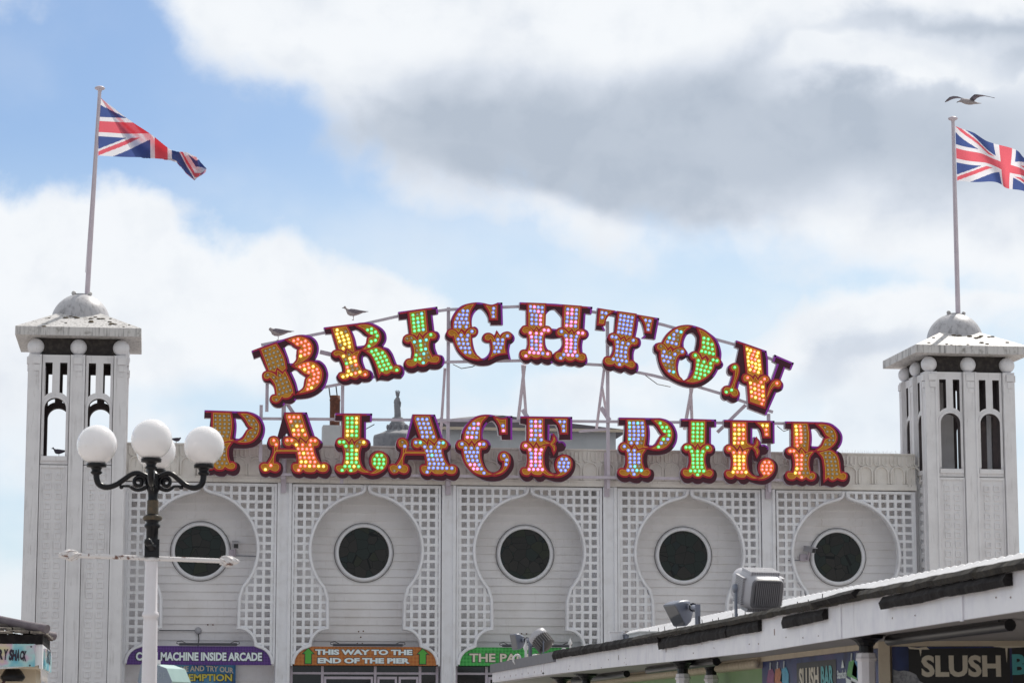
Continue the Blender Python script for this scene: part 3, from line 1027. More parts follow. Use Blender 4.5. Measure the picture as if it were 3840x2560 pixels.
def union(s, t):
    """colour index of a union flag at s (0 hoist .. 1 fly), t (0 bottom .. 1 top)"""
    x, y = s * 60 - 30, t * 30 - 15
    if abs(x) < 3 or abs(y) < 3:
        return 2
    if abs(x) < 5 or abs(y) < 5:
        return 1
    ln = math.hypot(60, 30)
    d1 = (30 * x - 60 * y) / ln      # rising diagonal: distance, positive below it
    d2 = (30 * x + 60 * y) / ln
    # counterchanged saltire
    if (x > 0 and 0 < d1 * 1.0 < 2) or (x < 0 and -2 < d1 < 0):
        return 2
    if (x < 0 and 0 < -d2 * -1.0 < 2 and False):
        return 2
    if (x < 0 and 0 < d2 < 2) or (x > 0 and -2 < d2 < 0):
        return 2
    if abs(d1) < 3 or abs(d2) < 3:
        return 1
    return 0


def path(pts, s):
    return np.array([np.interp(s, [p[0] for p in pts], [p[k] for p in pts]) for k in (1, 2, 3)])


def flag(px0, py0, sc, bot, top, Yp, H, fold, label):
    """bot/top: list of (s, zoom x, zoom y, depth) edges of the cloth"""
    def conv(l):
        out = []
        for s, x, y, d in l:
            p = onY(px0 + x * sc, py0 + y * sc, Yp)
            out.append((s, p[0], p[1] + d, p[2]))
        return out
    B, T = conv(bot), conv(top)
    nu, nv = 190, 84
    vs = []
    for i in range(nu + 1):
        s = i / nu
        b, t_ = path(B, s), path(T, s)
        h = max(np.linalg.norm(t_ - b), 1e-3)
        d = (t_ - b) / h
        for j in range(nv + 1):
            t = j / nv
            if fold:
                u = t * H / h
                k = int(u)
                fr = u - k
                if k % 2:
                    fr = 1 - fr
                yy = 0.05 * k + 0.05 * (fr if k % 2 == 0 else 1 - fr)
            else:
                fr, yy = t, 0.0
            tw = fr * h / H if fold else t
            wv = (0.06 if fold else 0.11) * math.sin((7.5 if fold else 15) * s + 2.2 * tw) * min(1, s * 4) + 0.03 * math.sin(17 * s - 5 * tw) * min(1, s * 3)
            p = b + d * h * fr + np.array([0, yy + wv, 0])
            vs.append(p)
    fs, mi = [], []
    for i in range(nu):
        for j in range(nv):
            fs.append((i * (nv + 1) + j, (i + 1) * (nv + 1) + j, (i + 1) * (nv + 1) + j + 1, i * (nv + 1) + j + 1))
            mi.append(union((i + 0.5) / nu, (j + 0.5) / nv))
    mb = MB()
    mb.add(vs, fs, True)
    mb.mi = mi
    o = mb.build('flag', FL, None, fix=False)
    p0 = path(B, 0.0)
    return tag(o, label, 'flag', 'flags flying from the flagpoles')


flag(340, 310, 0.2424, [(0, 118, 1130, 0), (0.2, 515, 1145, 0), (0.45, 990, 1160, 0), (0.57, 1240, 1188, 0), (0.64, 1325, 1222, 0), (0.76, 1470, 1370, .15), (0.88, 1610, 1465, .25), (1.0, 1720, 1350, .3)],
     [(0, 125, 205, 0), (0.2, 515, 508, 0), (0.45, 985, 838, 0), (0.57, 1235, 1035, 0), (0.64, 1330, 1060, 0.05), (0.76, 1480, 1055, .1), (0.88, 1640, 1110, .15), (1.0, 1800, 1290, .2)],
     PY - 0.05, 1.42, True, 'union flag folded over diagonally with a twisted tail above the left hand tower')
flag(3500, 330, 0.26154, [(0, 342, 1330, 0), (0.25, 800, 1340, 0.1), (0.42, 1000, 1380, 0.05), (0.5, 1080, 1405, .1), (0.6, 1180, 1440, .1), (0.8, 1400, 1500, .2), (1.0, 1600, 1540, .1)],
     [(0, 315, 545, 0), (0.25, 640, 670, 0.1), (0.42, 900, 775, 0.05), (0.5, 1060, 835, .1), (0.6, 1200, 905, .1), (0.8, 1400, 980, .2), (1.0, 1620, 1060, .1)],
     PY - 0.05, 1.36, False, 'union flag spread open and cut by the photo edge on the upright pole')

# ------------------------------------------------------------------ illuminated letters
YS = -0.62          # front plane of the letters
ZOOM = {'B': (930, 1230, .20408), 'G': (1660, 1110, .17857), 'H': (1930, 1110, .17857), 'T': (2210, 1130, .18494), 'O': (2430, 1200, .17222), 'N': (2680, 1260, .19765),
        'P': (2300, 1550, .17857), 'A': (960, 1530, .17857), 'L': (1230, 1530, .17857), 'C': (1690, 1540, .17857), 'E': (1930, 1550, .17217), 'R': (2920, 1560, .17857), 'I': (2540, 1560, .17224)}
# outline, holes, lit fields (with bulbs or without)
GL = {
'B': ("65,415c 300,325c 520,245 640,205 800,155 900,128 1000,120 1090,130 1180,160 1260,230 1300,330 1300,440 1265,540 1230,580c 1330,600 1420,680 1470,800 1475,900 1440,1030 1370,1140 1250,1230 1100,1285 890,1305c 860,1350 790,1390 720,1390 685,1385c 650,1435 580,1460 500,1450 430,1390 395,1310 410,1250 450,1215 492,1210c 490,1130 460,1060 410,1010c 340,1005 280,960 258,880 280,820 340,785c 225,520c 110,563c",
      ["675,355c 730,310 790,310 830,345 905,385c 885,480 880,570 830,645c 770,645c 750,560 710,450", "800,805c 850,770 900,775 960,830 1060,895c 1030,980 1020,1060 980,1120 925,1150c 890,1010 840,890"],
      ["245,398c 510,305c 590,430 650,560 685,740c 630,795c 525,715c 495,805c 440,785 385,780c", "540,780c 640,865c 675,800c 740,930 800,1080 825,1195c 800,1190c 780,1240 720,1275 660,1275 620,1250c 590,1300 540,1350 480,1350 440,1310 450,1265 495,1250 535,1250c 520,1130 500,1040 440,940 385,895c 375,925 330,930 295,900 300,845 350,815 420,820 490,860 540,915c",
       "740,220c 820,190 920,170 1020,185 1110,240 1165,330 1165,430 1110,530 1010,610 850,675c 910,600 930,500 930,420 1000,350c 900,330 820,270", "865,705c 960,660 1080,630 1180,635 1270,690 1340,790 1345,900 1300,1020 1180,1130 940,1195c 1030,1120 1065,1030 1080,940 1160,860c 1040,830 960,760"], []),
'G': ("720,130 860,145 960,170 1040,178 1130,148c 1150,135c 1255,135c 1268,605c 1010,605c 1003,545c 965,540c 950,440 900,350 850,290 800,262 740,280 660,370 620,470 612,570 620,650c 680,640 740,690 750,770 710,840 625,870c 640,1000 680,1150 760,1270 840,1305 920,1260 980,1180 1000,1090 985,980c 910,975 840,930 830,860 870,790 950,765 1020,780 1075,835c 1135,730c 1205,830c 1270,760 1360,745 1450,780 1510,860 1500,950 1425,1010c 1400,1130 1410,1230 1435,1330c 1300,1330 1150,1370 1000,1440 850,1460 700,1440 520,1370 400,1270 300,1150 220,970c 130,950 60,880 60,790 110,710 175,680c 165,560 200,430 280,300 400,200 560,150", [],
      ["645,182c 580,280 550,400 550,520 570,655c 500,690 460,740c 385,675c 330,765c 280,715 225,690c 230,560 270,430 360,310 500,215", "390,745c 460,855c 510,750 570,700 640,690 690,730 685,780 640,805 580,795c 575,920 590,1080 650,1220 765,1320c 650,1310 500,1260 370,1140 280,990 235,820c 190,840 130,810 125,750 180,720 250,740 300,790 320,840c",
       "905,205c 1010,230 1120,210c 1118,470c 1015,470c 1000,370 960,280", "1140,800c 1215,910c 1260,820 1340,785 1400,800 1410,850 1380,880 1310,870c 1290,1000 1290,1100 1310,1190c 1180,1205 1080,1240 1005,1285c 1050,1150 1040,1000 1005,885c 960,925 900,910 885,860 920,820 980,815 1040,850 1090,935c"], []),
'H': ("105,128c 850,160c 1635,228c 1615,380c 1490,365c 1470,690c 1540,740 1560,820 1520,890 1440,920c 1420,1050 1430,1200c 1510,1260 1530,1380 1470,1460 1370,1490 1270,1455c 1220,1470 1130,1460 1065,1430c 1000,1455 920,1455 850,1420 800,1390c 760,1430 690,1440 620,1420 575,1385c 520,1430 440,1425 350,1370c 300,1410 220,1410 150,1360 100,1270 110,1170 180,1120 240,1115c 265,1000 262,870c 180,860 100,790 105,700 160,640 240,620c 240,290c 105,275c",
      ["655,395c 740,300 830,275c 845,275c 960,400 990,450c 985,650c 930,660 880,690c 770,680c 720,640 650,630c", "640,870c 730,885 830,890 980,870c 1000,970 980,1060 900,1140 830,1190 800,1220c 760,1170 690,1110 650,1020"],
      ["290,180c 620,192c 605,640c 560,650 505,695c 450,630c 395,710c 340,660 290,640c", "450,685c 505,800c 540,720 620,670 700,670 745,720 730,765 680,775 640,765c 595,850 585,1000 600,1090 635,1190c 680,1170 740,1190 745,1250 700,1285 620,1280 550,1240c 490,1285 400,1285 335,1240c 280,1295 190,1290 140,1240 145,1180 200,1160 260,1180c 300,1070 310,960 290,830 260,765c 200,775 160,730 180,670 240,655 330,690 400,800c",
       "1050,222c 1365,245c 1330,700c 1290,710 1250,755c 1195,680c 1130,740c 1080,690 1030,660c", "1190,735c 1240,850c 1280,770 1350,725 1430,735 1480,790 1470,830 1420,840 1375,825c 1330,920 1315,1050 1330,1150 1355,1245c 1400,1225 1460,1250 1465,1310 1420,1350 1340,1340 1260,1300c 1200,1345 1110,1340 1055,1280c 1000,1340 920,1335 860,1290 870,1215 930,1195 985,1210c 1020,1120 1045,1030 1040,900 1000,820c 930,825 895,780 920,720 980,700 1070,740 1135,830c"], []),
'T': ("165,130c 1420,340c 1340,770c 1060,735c 1125,680c 1115,650c 1100,560 1060,430 995,340c 990,450 970,580 940,720c 1020,750 1050,840 1020,930 930,965c 900,1070 905,1220c 980,1260 1000,1350 970,1430 870,1480 780,1450 720,1410c 660,1450 560,1420 500,1390c 430,1410 340,1390 280,1310 275,1200 320,1130 420,1110c 470,1000 475,900c 400,890 350,820 360,720 410,650 500,625c 530,280c 430,270c 350,340 310,450 310,490c 280,500c 325,590c 130,570c", [],
      ["220,185c 440,208c 350,280 300,370 285,455c 190,450c", "600,240c 915,285c 850,730c 790,735 750,775c 710,690c 635,740c 600,690 545,655c", "690,750c 735,840c 790,780 880,750 950,780 960,840 920,870 850,860c 790,950 775,1060 790,1230c 850,1220 900,1260 895,1320 840,1340 770,1310 700,1275c 640,1320 550,1300 510,1240c 450,1275 370,1270 315,1220 330,1160 390,1150 435,1170c 500,1070 520,950 500,780c 450,780 415,740 430,690 500,670 570,710 625,810c", "1045,315c 1270,360c 1225,615c 1150,605c 1140,500 1110,410"], []),
'O': ("840,100 1000,120 1200,190 1350,290 1480,400 1560,550 1600,720 1590,870c 1640,960 1610,1040 1530,1080c 1450,1220 1330,1340 1180,1430 1000,1470 820,1450 650,1390 480,1300 350,1190 260,1030 210,860 190,745c 130,690 120,600 150,520 220,490 290,490c 380,330 500,210 650,130",
      ["960,280 1010,310 1055,380 1050,500 1030,600 1015,680c 960,680 900,720 870,770c 860,700 810,630 780,590c 780,480 820,370 880,300", "700,850c 760,860 830,820 860,800c 880,860 950,920c 940,1040 910,1150 860,1260 800,1300 740,1290 680,1190 655,1060 670,930"],
      ["890,150c 800,210 730,340 690,480 670,580c 600,590 555,620c 490,550c 425,610c 380,550 330,510c 420,360 560,230 720,160", "485,625c 520,720c 570,660 660,620 750,635 785,690 760,740 680,740c 610,830 580,950 590,1080 630,1220 720,1310c 600,1260 450,1160 340,1010 280,850 275,650c 220,640 195,590 215,545 280,530 360,580 420,690c",
       "1100,210c 1250,290 1380,430 1450,590 1460,800c 1380,800 1320,840c 1255,755c 1170,815c 1150,750 1105,710c 1150,600 1160,480 1160,350", "1240,830c 1285,950c 1330,860 1420,820 1500,830 1545,890 1520,950 1430,950c 1390,1080 1290,1210 1130,1310 960,1350 830,1330c 930,1270 1000,1140 1030,1000 1030,840c 970,830 945,780 970,730 1040,720 1110,780 1160,890c"], []),
'N': ("410,78c 985,280c 1010,420c 1020,770c 1075,835c 1185,520c 1100,475c 1135,350c 1505,510c 1450,640c 1340,595c 1250,840c 1300,900 1300,980 1260,1040 1170,1070c 980,1500c 640,1370c 605,940c 550,920 500,890 475,865c 440,1010c 480,1080 470,1170 430,1240 350,1265 270,1230 250,1210c 200,1215 140,1170 125,1080 150,980 210,935 270,935c 330,750c 270,730 240,660 260,570 320,520 400,510c 460,235c 385,205c", [],
      ["570,185c 850,285c 895,725c 850,730 810,785c 755,715c 710,760c 670,730 620,715c", "760,770c 815,860c 860,790 930,765 1000,790 1010,840 970,870 935,870c 955,1240c 930,1335c 670,1240c 640,900 610,850c 560,850 540,800 560,750 630,750 690,790 720,850c",
       "965,1210c 1030,1010 1090,890 1150,850 1220,860 1240,920 1200,960 1120,940c 1060,1010", "385,650c 340,650 310,610 330,560 390,545 430,580 440,650 420,760 370,900 350,1005c 410,1030 430,1090 400,1130 340,1130 290,1075c 230,1100 180,1080 170,1020 200,980 260,985 285,1005c 340,900 375,780"], []),
'P': ("115,80c 900,92c 1000,95 1150,140 1270,240 1345,420 1330,600 1250,740 1130,830 950,870 720,870c 710,1000 740,1150c 830,1190 860,1280 830,1390 740,1445 650,1430 600,1410c 540,1460 430,1460 340,1420c 260,1445 160,1420 80,1340 75,1230 120,1160 210,1140c 245,1020 245,880c 160,860 105,790 110,690 150,620 210,595c 240,245c 112,245c",
      ["750,240c 860,250c 920,330 960,400 1000,440c 930,540 880,620 820,665c 755,660c 770,500 770,370"],
      ["295,145c 630,148c 660,300 660,480 630,690c 720,715c 600,715 520,745c 435,615c 375,685c 340,650 295,630c", "435,675c 500,805c 560,765 655,755c 590,860 580,1000 600,1100 640,1205c 690,1180 740,1210 745,1265 700,1300 620,1295 545,1250c 500,1305 390,1310 330,1250c 270,1300 180,1290 125,1240 140,1190 190,1180 250,1200c 290,1100 300,980 285,830 255,750c 190,770 145,720 170,655 230,635 310,680 370,800c",
       "850,150c 980,155 1110,220 1200,340 1220,460 1180,590 1080,700 950,740 800,735c 900,690 960,600 1000,510 1120,440c 1030,390 980,310 920,220"], []),
'A': ("590,85c 1070,85c 1240,600c 1320,640 1400,720 1390,820 1320,890c 1360,1050 1390,1150c 1500,1150 1580,1230 1590,1350 1520,1460 1430,1475 1310,1430c 1250,1475 1100,1470 1010,1440c 900,1470 790,1420 740,1310 730,1220 780,1130 850,1120c 860,1050c 500,1050c 480,1120c 550,1180 570,1290 530,1400 430,1450 340,1450 280,1425c 200,1450 110,1410 70,1310 60,1220 110,1140 210,1125c 280,1010 310,890c 250,840 230,740 260,640 330,580 450,600c",
      ["505,655c 655,515c 685,585c 600,610 550,700 575,790 630,835c 505,835c"],
      ["640,135c 940,135c 1095,630c 1045,690c 920,590c 880,670c 840,620 770,595c 635,190c", "935,650c 1055,770c 1090,690 1160,630 1250,640 1305,710 1280,780 1200,790c 1210,920 1270,1080 1350,1190c 1420,1170 1490,1200 1490,1290 1430,1330 1340,1320 1265,1270c 1210,1330 1060,1330 985,1275c 920,1340 820,1320 780,1260 780,1200 840,1175 895,1185c 890,1050 860,910c 815,800 745,745c 700,785 630,770 600,710 620,640 700,625 800,650 870,710 910,790c",
       "385,780c 320,770 290,700 310,640 380,620 440,650 470,720 450,830 435,885c 420,905c 380,980 365,1090 365,1170c 430,1170 475,1210 470,1280 420,1320 350,1310 285,1275c 240,1320 160,1320 105,1240 120,1190 180,1170 245,1185c 330,1060 380,940"], ["445,882c 840,882c 850,910c 428,910c"]),
'L': ("150,105c 930,110c 920,285c 800,290c 800,640c 870,680 900,760 870,860 785,920c 770,1100 800,1250 860,1300 930,1300c 860,1180 850,1060 900,960 990,900 1090,890 1200,930 1290,1010 1320,1120 1290,1250 1220,1370 1100,1460 980,1490 850,1480 700,1400c 640,1470 520,1480 440,1400c 380,1460 280,1470 200,1430 130,1310 150,1220 210,1165 290,1165c 310,1040 295,920c 210,910 150,830 140,740 180,650 290,615c 295,265c 150,260c", [],
      ["350,158c 660,160c 650,640c 600,660 550,700c 500,615c 435,700c 390,650 345,635c", "497,675c 550,800c 600,710 680,665 760,675 805,730 780,780 690,775c 650,880 640,1020 670,1180 740,1290 870,1352c 720,1335 615,1290c 560,1335 440,1340 385,1280c 330,1340 230,1330 175,1270 190,1220 250,1205 310,1220c 350,1080 360,930 330,820 300,765c 240,780 195,720 230,665 310,655 380,700 440,800c",
       "1030,1285c 940,1220 910,1110 940,1010 1020,950 1110,940 1200,1000 1235,1100 1210,1210 1130,1300 1000,1360 890,1370c 960,1340"], []),
'C': ("800,75 900,90 980,130 1060,150 1140,135 1185,105c 1295,105c 1295,605c 1070,605c 1065,515c 1005,515c 990,400 960,300 900,220 840,215 760,280 690,400 670,500 680,590c 770,610 830,680 840,770 790,870 700,900c 690,1000 720,1120 780,1230 860,1280 960,1270 1030,1210 1050,1150c 990,1090 980,990 1010,890 1090,840 1200,870 1290,950 1330,1080 1310,1220 1210,1360 1080,1450 900,1480 720,1460 550,1380 420,1280 320,1150 250,1020 210,910c 130,870 90,790 95,700 140,620 215,600c 220,500 270,360 380,220 520,120 660,80", [],
      ["740,125c 650,220 610,360 600,480 600,610c 550,630 500,690c 435,605c 375,680c 340,640 285,610c 300,480 350,360 460,230 600,150", "440,680c 495,795c 540,700 620,650 700,650 745,710 720,765 670,775 620,770c 600,900 620,1050 680,1200 760,1290 850,1330c 700,1345 530,1300 400,1190 300,1030 260,780c 190,775 150,720 175,660 250,645 330,690 375,780c",
       "940,155c 1010,185 1080,195 1150,190c 1150,455c 1062,455c 1050,340 1000,230", "1125,1040c 1060,1030 1035,960 1070,900 1130,885 1190,930 1220,1020 1200,1130 1130,1240 1030,1310 890,1345c 1030,1290 1110,1200"], []),
'E': ("120,55c 1255,70c 1255,570c 965,572c 970,480 940,340 900,245c 760,240c 755,580c 780,560 790,430c 850,450 920,510 950,600c 1040,600 1110,660 1110,740 1060,810 955,840c 930,920 860,965 775,970c 765,870 750,830c 750,1000 760,1200 820,1280 905,1285c 860,1180 850,1060 900,950 1000,890 1090,885 1200,920 1300,1010 1325,1130 1290,1270 1200,1390 1050,1480 900,1485 750,1450 680,1420c 600,1480 500,1475 420,1400c 330,1470 220,1470 130,1390 100,1290 120,1210 180,1160 240,1160c 265,1030 255,880c 170,870 120,790 120,700 160,620 250,595c 250,240c 120,220c", [],
      ["305,120c 605,120c 610,500 640,600 755,650c 640,665 540,710c 465,600c 400,700c 350,640 305,615c", "465,680c 515,795c 570,730 665,710c 610,850 600,1000 630,1180 720,1300 850,1347c 720,1340 600,1275c 550,1330 420,1320 350,1260c 290,1330 200,1320 160,1260 170,1215 220,1205 265,1220c 300,1100 310,960 290,820 260,760c 200,765 160,720 175,665 230,640 320,680 400,800c",
       "1000,1295c 930,1210 915,1100 960,990 1060,935 1160,970 1215,1060 1200,1180 1120,1280 1000,1345 870,1360c 940,1340", "865,120c 1120,125c 1120,415c 1020,415c 1005,300 950,200"], ["850,510c 870,590 830,650 770,664c 830,600", "770,668c 840,690 870,760 850,830c 830,740"]),
'R': ("135,105c 850,118c 930,120 1100,150 1250,260 1330,380 1340,500 1300,620 1215,720c 1310,780 1360,900 1375,1050 1385,1165c 1460,1190 1500,1270 1480,1390 1400,1475 1330,1475 1250,1450c 1130,1490 1040,1470c 960,1450 885,1465c 870,1100 850,920 800,870 750,900 725,1000 735,1165c 820,1210 855,1290 830,1390 740,1450 640,1450 590,1430c 500,1470 380,1430c 290,1450 180,1430 110,1340 100,1240 150,1180 240,1165c 265,1050 250,900c 170,890 110,800 130,700 180,650 255,630c 255,270c 135,260c",
      ["680,270c 780,260 850,330 890,400 960,455c 910,550 860,610 820,630 690,625c 700,500 695,380"],
      ["305,160c 580,165c 610,300 620,450 600,735c 565,740c 460,635c 400,715c 360,665 310,640c", "465,690c 520,760 535,810c 600,765 705,750c 630,850 605,1000 620,1100 645,1220c 700,1195 745,1230 740,1290 690,1325 620,1310 565,1265c 500,1315 450,1315 365,1260c 310,1310 220,1310 175,1250 190,1195 240,1190 300,1200c 330,1080 335,960 310,830 280,760c 220,775 180,730 210,685 280,680 350,710 430,810c",
       "820,180c 950,185 1070,230 1160,320 1195,440 1160,560 1050,660 930,710 795,722c 900,640 950,540 980,490 1110,458c 1000,400 940,300 880,230", "850,770c 950,740 1040,725 1130,760 1210,850 1250,990 1260,1100 1285,1220c 1350,1200 1400,1240 1390,1300 1340,1330 1270,1310 1220,1285c 1150,1330 1090,1330 1030,1270c 970,1325c 970,1150 950,970 920,860"], []),
'I': ("75,50c 845,70c 850,235c 735,240c 735,600c 800,640 830,730 800,820 720,880c 715,1000 745,1140c 830,1180 865,1280 830,1400 750,1460 650,1460 560,1430c 500,1470 400,1470 330,1430c 240,1460 140,1430 70,1330 60,1220 110,1140 210,1125c 240,1000 240,870c 160,850 95,780 95,680 140,610 230,585c 230,235c 75,230c", [],
      ["290,118c 590,120c 580,605c 540,620 490,665c 435,580c 370,665c 340,620 285,600c", "432,640c 490,785c 530,700 610,640 690,640 740,700 720,755 670,765 625,745c 580,860 570,980 590,1080 625,1200c 670,1175 740,1200 745,1260 700,1305 610,1290 540,1250c 480,1310 390,1305 325,1240c 260,1300 170,1295 120,1240 130,1180 180,1165 230,1185c 280,1080 295,960 280,840 245,735c 190,755 140,710 150,650 220,620 310,660 380,780c"], []),
}
# crimson highlight along the top bar of the shaded block letters (zoom px)
TOPLINE = {'B': [(95, 420), (230, 370)], 'I': [(105, 92), (740, 104)], 'H': [(130, 160), (1530, 245)], 'L': [(180, 140), (810, 145)], 'N': [(430, 115), (850, 265)], 'P': [(140, 118), (640, 125)], 'E': [(140, 90), (860, 100)], 'R': [(165, 140), (800, 150)]}
BULB_COL = {'r': ((1.0, 0.17, 0.15), 1.0, 'red'), 'g': ((0.04, 0.86, 0.22), 0.95, 'green'), 'y': ((0.92, 0.80, 0.14), 1.0, 'yellow'), 'b': ((0.13, 0.24, 0.95), 1.0, 'blue'),
            'p': ((0.86, 0.26, 0.84), 0.95, 'pink'), 'c': ((0.05, 0.72, 0.80), 0.85, 'cyan'), 'o': ((0.75, 0.70, 0.6), 0.0, 'unlit')}
RB = 0.037


def bulb_mesh(k):
    col, st, nm = BULB_COL[k]
    mb = MB()
    mb.lathe([(RB, 0.0), (RB * .97, RB * .35), (RB * .78, RB * .72), (RB * .42, RB * .95), (0.0, RB * 1.02)], (0, 0, 0), (0, -1, 0), 12, True, 0)
    # bright filament clusters showing through the lens
    for i in range(3):
        a = 2.1 * i + 0.5
        mb.ball((0.011 * math.cos(a), -RB * 0.86, 0.011 * math.sin(a)), 0.0105, 7, 5, (1, 0.7, 1), 1)
    me = bpy.data.meshes.new('bulb')
    me.from_pydata(mb.v, [], mb.f)
    if st:
        m0 = emit('bulb_lens_' + nm, col, st * 1.12)
        c2 = tuple(0.50 + 0.50 * c for c in col)
        m1 = emit('bulb_core_' + nm, c2, 1.35)
    else:
        m0 = mat('bulb_lens_unlit', (0.42, 0.38, 0.30), 0.12, coat=0.6, col2=(0.30, 0.27, 0.21), nscale=30)
        m1 = mat('bulb_core_unlit', (0.72, 0.68, 0.62), 0.2)
    me.materials.append(m0)
    me.materials.append(m1)
    me.polygons.foreach_set('use_smooth', mb.sm)
    me.polygons.foreach_set('material_index', mb.mi)
    return me


BULBS = {k: bulb_mesh(k) for k in BULB_COL}


def fit3(src, dst):
    """affine map from three point pairs"""
    A = np.array([[x, y, 1] for x, y in src], float)
    return np.linalg.solve(A, np.array(dst, float)).T


def inside(px, pz, poly):
    x, z = np.array(poly)[:, 0], np.array(poly)[:, 1]
    x2, z2 = np.roll(x, -1), np.roll(z, -1)
    PX_, PZ_ = px[:, None], pz[:, None]
    c = ((z > PZ_) != (z2 > PZ_)) & (PX_ < (x2 - x) * (PZ_ - z) / (z2 - z + 1e-12) + x)
    ins = c.sum(1) % 2 == 1
    dx, dz = x2 - x, z2 - z
    t = np.clip(((PX_ - x) * dx + (PZ_ - z) * dz) / (dx * dx + dz * dz + 1e-12), 0, 1)
    d = np.sqrt((PX_ - x - t * dx) ** 2 + (PZ_ - z - t * dz) ** 2).min(1)
    return ins, d


def place_bulbs(poly, ang, step=0.0975, margin=0.042):
    ca, sa = math.cos(ang), math.sin(ang)
    P = np.array(poly)
    Q = np.stack([P[:, 0] * ca + P[:, 1] * sa, -P[:, 0] * sa + P[:, 1] * ca], 1)
    out = []
    z1, z0 = Q[:, 1].max() - 0.062, Q[:, 1].min() + 0.045
    n = max(1, int(round((z1 - z0) / step)))
    for r in range(n + 1):
        z = z1 - (z1 - z0) * r / n
        xs = np.arange(Q[:, 0].min(), Q[:, 0].max(), 0.008)
        ins, d = inside(xs, np.full_like(xs, z), Q)
        ok = ins & (d > margin)
        i = 0
        while i < len(xs):
            if ok[i]:
                j = i
                while j + 1 < len(xs) and ok[j + 1]:
                    j += 1
                w = xs[j] - xs[i]
                k = int(w / 0.092) + 1
                if k == 1:
                    px = [(xs[i] + xs[j]) / 2]
                else:
                    g = min(w / (k - 1), 0.105)
                    c = (xs[i] + xs[j]) / 2
                    px = [c + (q - (k - 1) / 2) * g for q in range(k)]
                for x in px:
                    if all((x - a) ** 2 + (z - b) ** 2 > 0.074 ** 2 for a, b in out):
                        out.append((x, z))
                i = j
            i += 1
    return [(x * ca - z * sa, x * sa + z * ca) for x, z in out]


def letter(ch, affine, label, cols, ang=0.0, group='', sag=1.0, upper=True):
    ox, oy, sc = ZOOM[ch]

    def cv(txt):
        pts = crv(txt)
        r = []
        for x, y in pts:
            u, v = ox + x * sc, oy + y * sc
            if affine is not None:
                u, v = affine @ np.array([u, v, 1.0])
            p = onY(u, v, YS)
            r.append((p[0], p[2]))
        return ccw(r)
    out, holes, fields, plain = GL[ch]
    O = cv(out)
    Hs = [cv(h)[::-1] for h in holes]
    xs = [p[0] for p in O]
    zs = [p[1] for p in O]
    t = thing('marquee_letter', ((min(xs) + max(xs)) / 2, YS, min(zs)), label, 'letter', group)
    mb = MB()
    mb.prism(O, Hs, XZ, YS, YS + 0.17, 1)
    mb.build('panel', [MAROON, RETURN], t)
    # lens colour fringe painted as purple strips on upward and right-hand edges
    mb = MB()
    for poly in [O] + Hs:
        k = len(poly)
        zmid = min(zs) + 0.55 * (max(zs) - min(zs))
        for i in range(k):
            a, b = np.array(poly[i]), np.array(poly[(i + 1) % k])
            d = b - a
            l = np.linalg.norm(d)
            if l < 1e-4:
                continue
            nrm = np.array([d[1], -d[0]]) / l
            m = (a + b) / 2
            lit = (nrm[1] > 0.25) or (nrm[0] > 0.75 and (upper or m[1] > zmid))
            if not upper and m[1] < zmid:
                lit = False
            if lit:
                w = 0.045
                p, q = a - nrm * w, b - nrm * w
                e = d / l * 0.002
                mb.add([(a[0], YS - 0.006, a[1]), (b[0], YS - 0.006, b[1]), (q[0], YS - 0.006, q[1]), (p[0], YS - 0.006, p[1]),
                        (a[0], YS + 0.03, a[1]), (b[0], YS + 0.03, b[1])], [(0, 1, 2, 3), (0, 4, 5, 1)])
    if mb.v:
        mb.build('edge_fringe', PURP, t)
    if ch in TOPLINE:
        mb = MB()
        L = [(ox + x * sc, oy + y * sc) for x, y in TOPLINE[ch]]
        if affine is not None:
            L = [tuple(affine @ np.array([u, v, 1.0])) for u, v in L]
        L = [onY(u, v, YS) for u, v in L]
        mb.beam((L[0][0], YS - 0.006, L[0][2]), (L[1][0], YS - 0.006, L[1][2]), 0.035, 0.014)
        mb.build('highlight_line', CRIM, t)
    allf = [(f, True) for f in fields] + [(f, False) for f in plain]
    rnd = random.Random(label)
    ci = 0
    for n, (f, hasb) in enumerate(allf):
        P = cv(f)
        h = 0.0007 * n
        mb = MB()
        mb.ribbon(P, [(0.004, -0.004), (0.004, -0.046 - h), (0.026, -0.040 - h), (0.047, -0.030 - h), (0.051, -0.001)], lambda x, z, d: (x, YS + d, z))
        mb.build('crimson_surround', CRIM, t)
        mb = MB()
        mb.prism(P, [], lambda x, z, d: (x, YS + d, z), -0.012, -0.001)
        mb.build('ochre_field', OCHRE, t)
        mb = MB()
        mb.ribbon(P, [(-0.011, -0.011), (-0.011, -0.052 - h), (-0.007, -0.056 - h), (0.003, -0.056 - h), (0.005, -0.04 - h)], lambda x, z, d: (x, YS + d, z))
        mb.build('yellow_outline', YELL, t)
        if not hasb:
            continue
        spec = cols[min(n, len(cols) - 1)]
        pts = place_bulbs(P, ang)
        zt = [p[1] for p in pts] or [0]
        xt = [p[0] for p in pts] or [0]
        for (x, z) in pts:
            if callable(spec):
                k = spec((x - min(xt)) / (max(xt) - min(xt) + 1e-6), (z - min(zt)) / (max(zt) - min(zt) + 1e-6), rnd)
            else:
                k = rnd.choice(spec)
            o = bpy.data.objects.new('bulb', BULBS[k])
            COL.objects.link(o)
            o.parent = t
            o.location = (x - t.location.x, -0.012, z - t.location.z)
            o.rotation_euler = (0, rnd.uniform(0, 6.28), 0)
            o['label'] = BULB_COL[k][2] + ' bulb'
    return t


